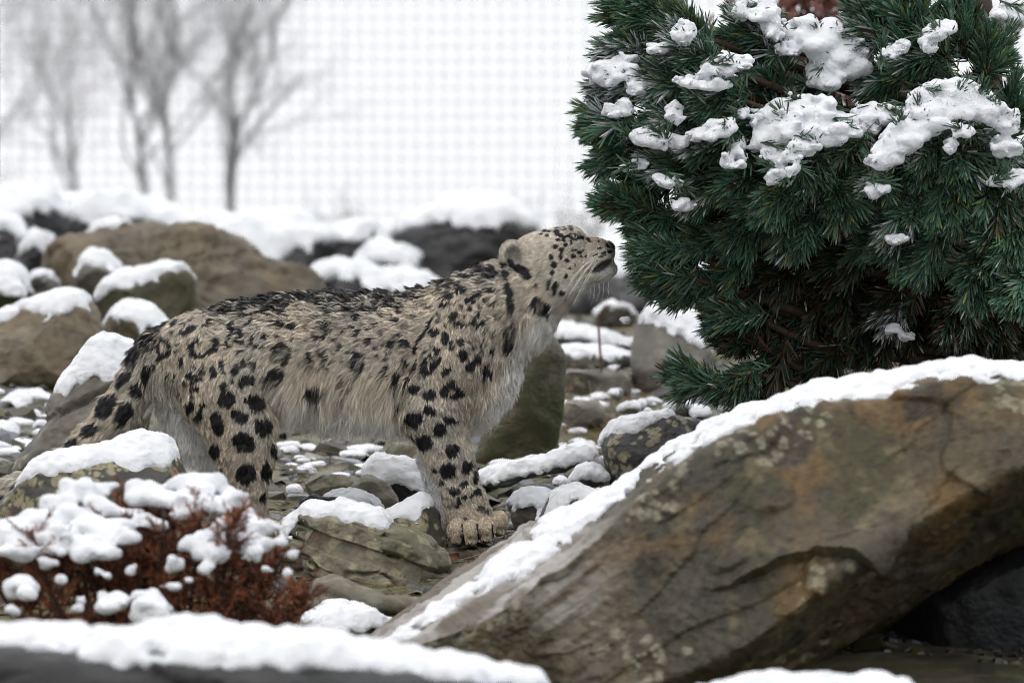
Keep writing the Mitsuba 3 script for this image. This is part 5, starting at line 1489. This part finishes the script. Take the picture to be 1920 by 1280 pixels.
    for px, py, rx, ry, y, ti in SN:
        s = PX * (y + 11) / 11
        c = at(px, py, y)
        ca, sa = math.cos(math.radians(ti)), math.sin(math.radians(ti))
        for _ in range(int(16 + rx * .9)):
            a, r = rng.uniform(0, 6.283), math.sqrt(rng.random())
            u, w = math.cos(a) * r * rx * 1.08, math.sin(a) * r * ry * 1.08
            q = c + np.array([(u * ca - w * sa), 0, (u * sa + w * ca)]) * s + [0, rng.normal() * .018 - .035 + (w / max(ry, 1)) * .03, 0]
            small = rx < 28
            b = s * (min(rx, ry) + 2) * (rng.uniform(.22, .5) if small else rng.uniform(.3, .58)) * (1.15 - .5 * r)
            balls.append((*q, b * 1.35, b * 1.3, b * .85))
        for _ in range(int(rx * .7)):
            a = rng.uniform(0, 6.283)
            u, w = math.cos(a) * rx * rng.uniform(.85, 1.25), math.sin(a) * ry * rng.uniform(.8, 1.3)
            q = c + np.array([(u * ca - w * sa), 0, (u * sa + w * ca)]) * s + [0, rng.normal() * .02 - .04, 0]
            b = rng.uniform(.004, .0085)
            balls.append((*q, b, b, b * .8))
    for m in metaballs(balls, .0055, 7, k=.009, noise=.0038, freq=50):
        part(key, 'snow_clump', m, 'mat_snow')
    btree = cKDTree(np.array(balls)[:, :3])
    brad = np.array(balls)[:, 3]
    tufts = []
    twigs, tc = [], []
    for bi, (px, py, y, rx, ry, ns, ang, tv) in enumerate(PADS):
        s = PX * (y + 11) / 11
        c = at(px + (30 if px < 1260 and py > 300 else 14 if px < 1260 else 0), py, y)
        ang = math.radians(ang)
        h = np.array([math.cos(ang), -tv * .55, math.sin(ang) * .8 + .1])
        h /= np.linalg.norm(h)
        # limb from the trunk
        k = int(np.argmin(np.abs(TR[:, 2] - (c[2] - .22 * abs(TR[20, 0] - c[0])))))
        b0 = TR[min(k, 38)]
        cin = c - h * rx * s * .5
        pts = spline([b0, b0 + (cin - b0) * .4 + [0, .03, -.03 + rng.normal() * .02], b0 + (cin - b0) * .75 + [0, .02, -.02 + rng.normal() * .02], cin, c + h * rx * s * .3], 16)
        lv = len(pts)
        R0 = .006 + .012 * min(1, np.linalg.norm(cin - b0) / .8)
        m = tube(pts, np.linspace(R0, .0028, lv), 7)
        bk = part(key, 'branch', m, 'mat_vc', True, np.tile((.055, .036, .024), (len(m[0]), 1)) * (.6 + .8 * fbm(m[0], 60, 2, bi))[:, None])
        for j in range(ns):
            o = rng.normal(size=3)
            o /= np.linalg.norm(o)
            o *= rng.random() ** .4
            p = c + o * np.array([max(rx - 32, 16) * s, .055, max(ry - 16, 12) * s])
            d = h * 1.0 + o * np.array([.55, .5, .5]) + rng.normal(size=3) * .2 + [0, 0, .08]
            d /= np.linalg.norm(d)
            sz = rng.uniform(.72, 1.3)
            L = rng.uniform(.07, .115) * sz
            st = p - d * L * .6
            e = p + d * L * .4
            mid = (st + e) / 2 + rng.normal(size=3) * .004
            near = pts[np.argmin(np.linalg.norm(pts - st, axis=1))]
            t = tube(spline([near, (near + st) / 2 + rng.normal(size=3) * .006 - [0, 0, .006], st, mid, e], 6), np.linspace(.0028, .0013, 6), 3, cap=False)
            twigs.append(t)
            n = 96
            u = np.sort(rng.random(n)) ** .8
            ax = np.where(u[:, None] < .5, st + (mid - st) * (u * 2)[:, None], mid + (e - mid) * (u * 2 - 1)[:, None])
            phi = rng.uniform(0, 6.283, n)
            a = np.cross(d, [.3, .5, .8])
            a /= np.linalg.norm(a)
            b = np.cross(d, a)
            spread = np.radians(50 - 36 * u + rng.normal(size=n) * 8)
            dr = d * np.cos(spread)[:, None] + (a * np.cos(phi)[:, None] + b * np.sin(phi)[:, None]) * np.sin(spread)[:, None]
            dr[:, 2] -= .10
            ln = sz ** .5 * rng.uniform(.042, .062, n) * (1 - .25 * (u > .93))
            v, f = needles(ax, dr, ln, np.full(n, .00125) * rng.uniform(.8, 1.15, n), rng)
            tone = rng.uniform(.65, 1.4)
            g0 = np.array((.050, .104, .066)) * tone + rng.normal(size=3) * .003
            cc = np.tile(g0, (n, 1)) * rng.uniform(.5, 1.6, (n, 1))
            yel = rng.random(n) < .10
            cc[yel] = np.array((.13, .15, .05)) * rng.uniform(.7, 1.2, (yel.sum(), 1))
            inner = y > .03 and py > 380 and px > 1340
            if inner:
                cc *= .42                                           # partly withered old foliage, with the shade of the tree's heart painted in
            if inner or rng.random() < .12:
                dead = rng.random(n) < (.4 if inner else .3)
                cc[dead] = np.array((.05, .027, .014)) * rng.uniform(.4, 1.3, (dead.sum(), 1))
            db, ib = btree.query(ax + dr * .02)
            dust = (db < brad[ib] + .03) & (rng.random(n) < .55) | (rng.random(n) < .02)
            cc[dust] = np.array((.42, .45, .46)) * rng.uniform(.5, 1.2, (dust.sum(), 1))
            cv = np.repeat(np.clip(cc, .004, .7), 5, 0)
            cv.reshape(n, 5, 3)[:, 4] *= 1.6
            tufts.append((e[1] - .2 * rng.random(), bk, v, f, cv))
    for px, py, rx, ry, y, ti in SN:                           # single shoots poking out through the snow
        for _ in range(int(rx / 9) if rx > 18 else 0):
            s = PX * (y + 11) / 11
            e = at(px + rng.uniform(-.9, .9) * rx, py + rng.uniform(-.9, .9) * ry, y - .035 + rng.normal() * .012)
            d = np.array([rng.normal() * .8, -.55, rng.uniform(-.6, .6)])
            d /= np.linalg.norm(d)
            n = 26
            ax = e + d * rng.uniform(-.03, .02, n)[:, None]
            dr = d + rng.normal(size=(n, 3)) * .38
            v, f = needles(ax, dr, rng.uniform(.035, .052, n), np.full(n, .0012), rng)
            cc = np.array((.05, .095, .058)) * rng.uniform(.5, 1.5, (n, 1))
            tufts.append((e[1], bk, v, f, np.repeat(cc, 5, 0)))
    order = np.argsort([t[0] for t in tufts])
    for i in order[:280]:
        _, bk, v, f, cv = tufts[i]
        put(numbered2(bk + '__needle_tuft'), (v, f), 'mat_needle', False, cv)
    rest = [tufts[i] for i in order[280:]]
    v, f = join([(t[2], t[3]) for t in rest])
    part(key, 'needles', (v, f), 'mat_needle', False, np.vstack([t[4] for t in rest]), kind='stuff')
    v, f = join(twigs)
    part(key, 'twigs', (v, f), 'mat_vc', True, np.tile((.075, .042, .026), (len(v), 1)), kind='stuff')


def numbered2(name):
    return numbered(name)


pine()
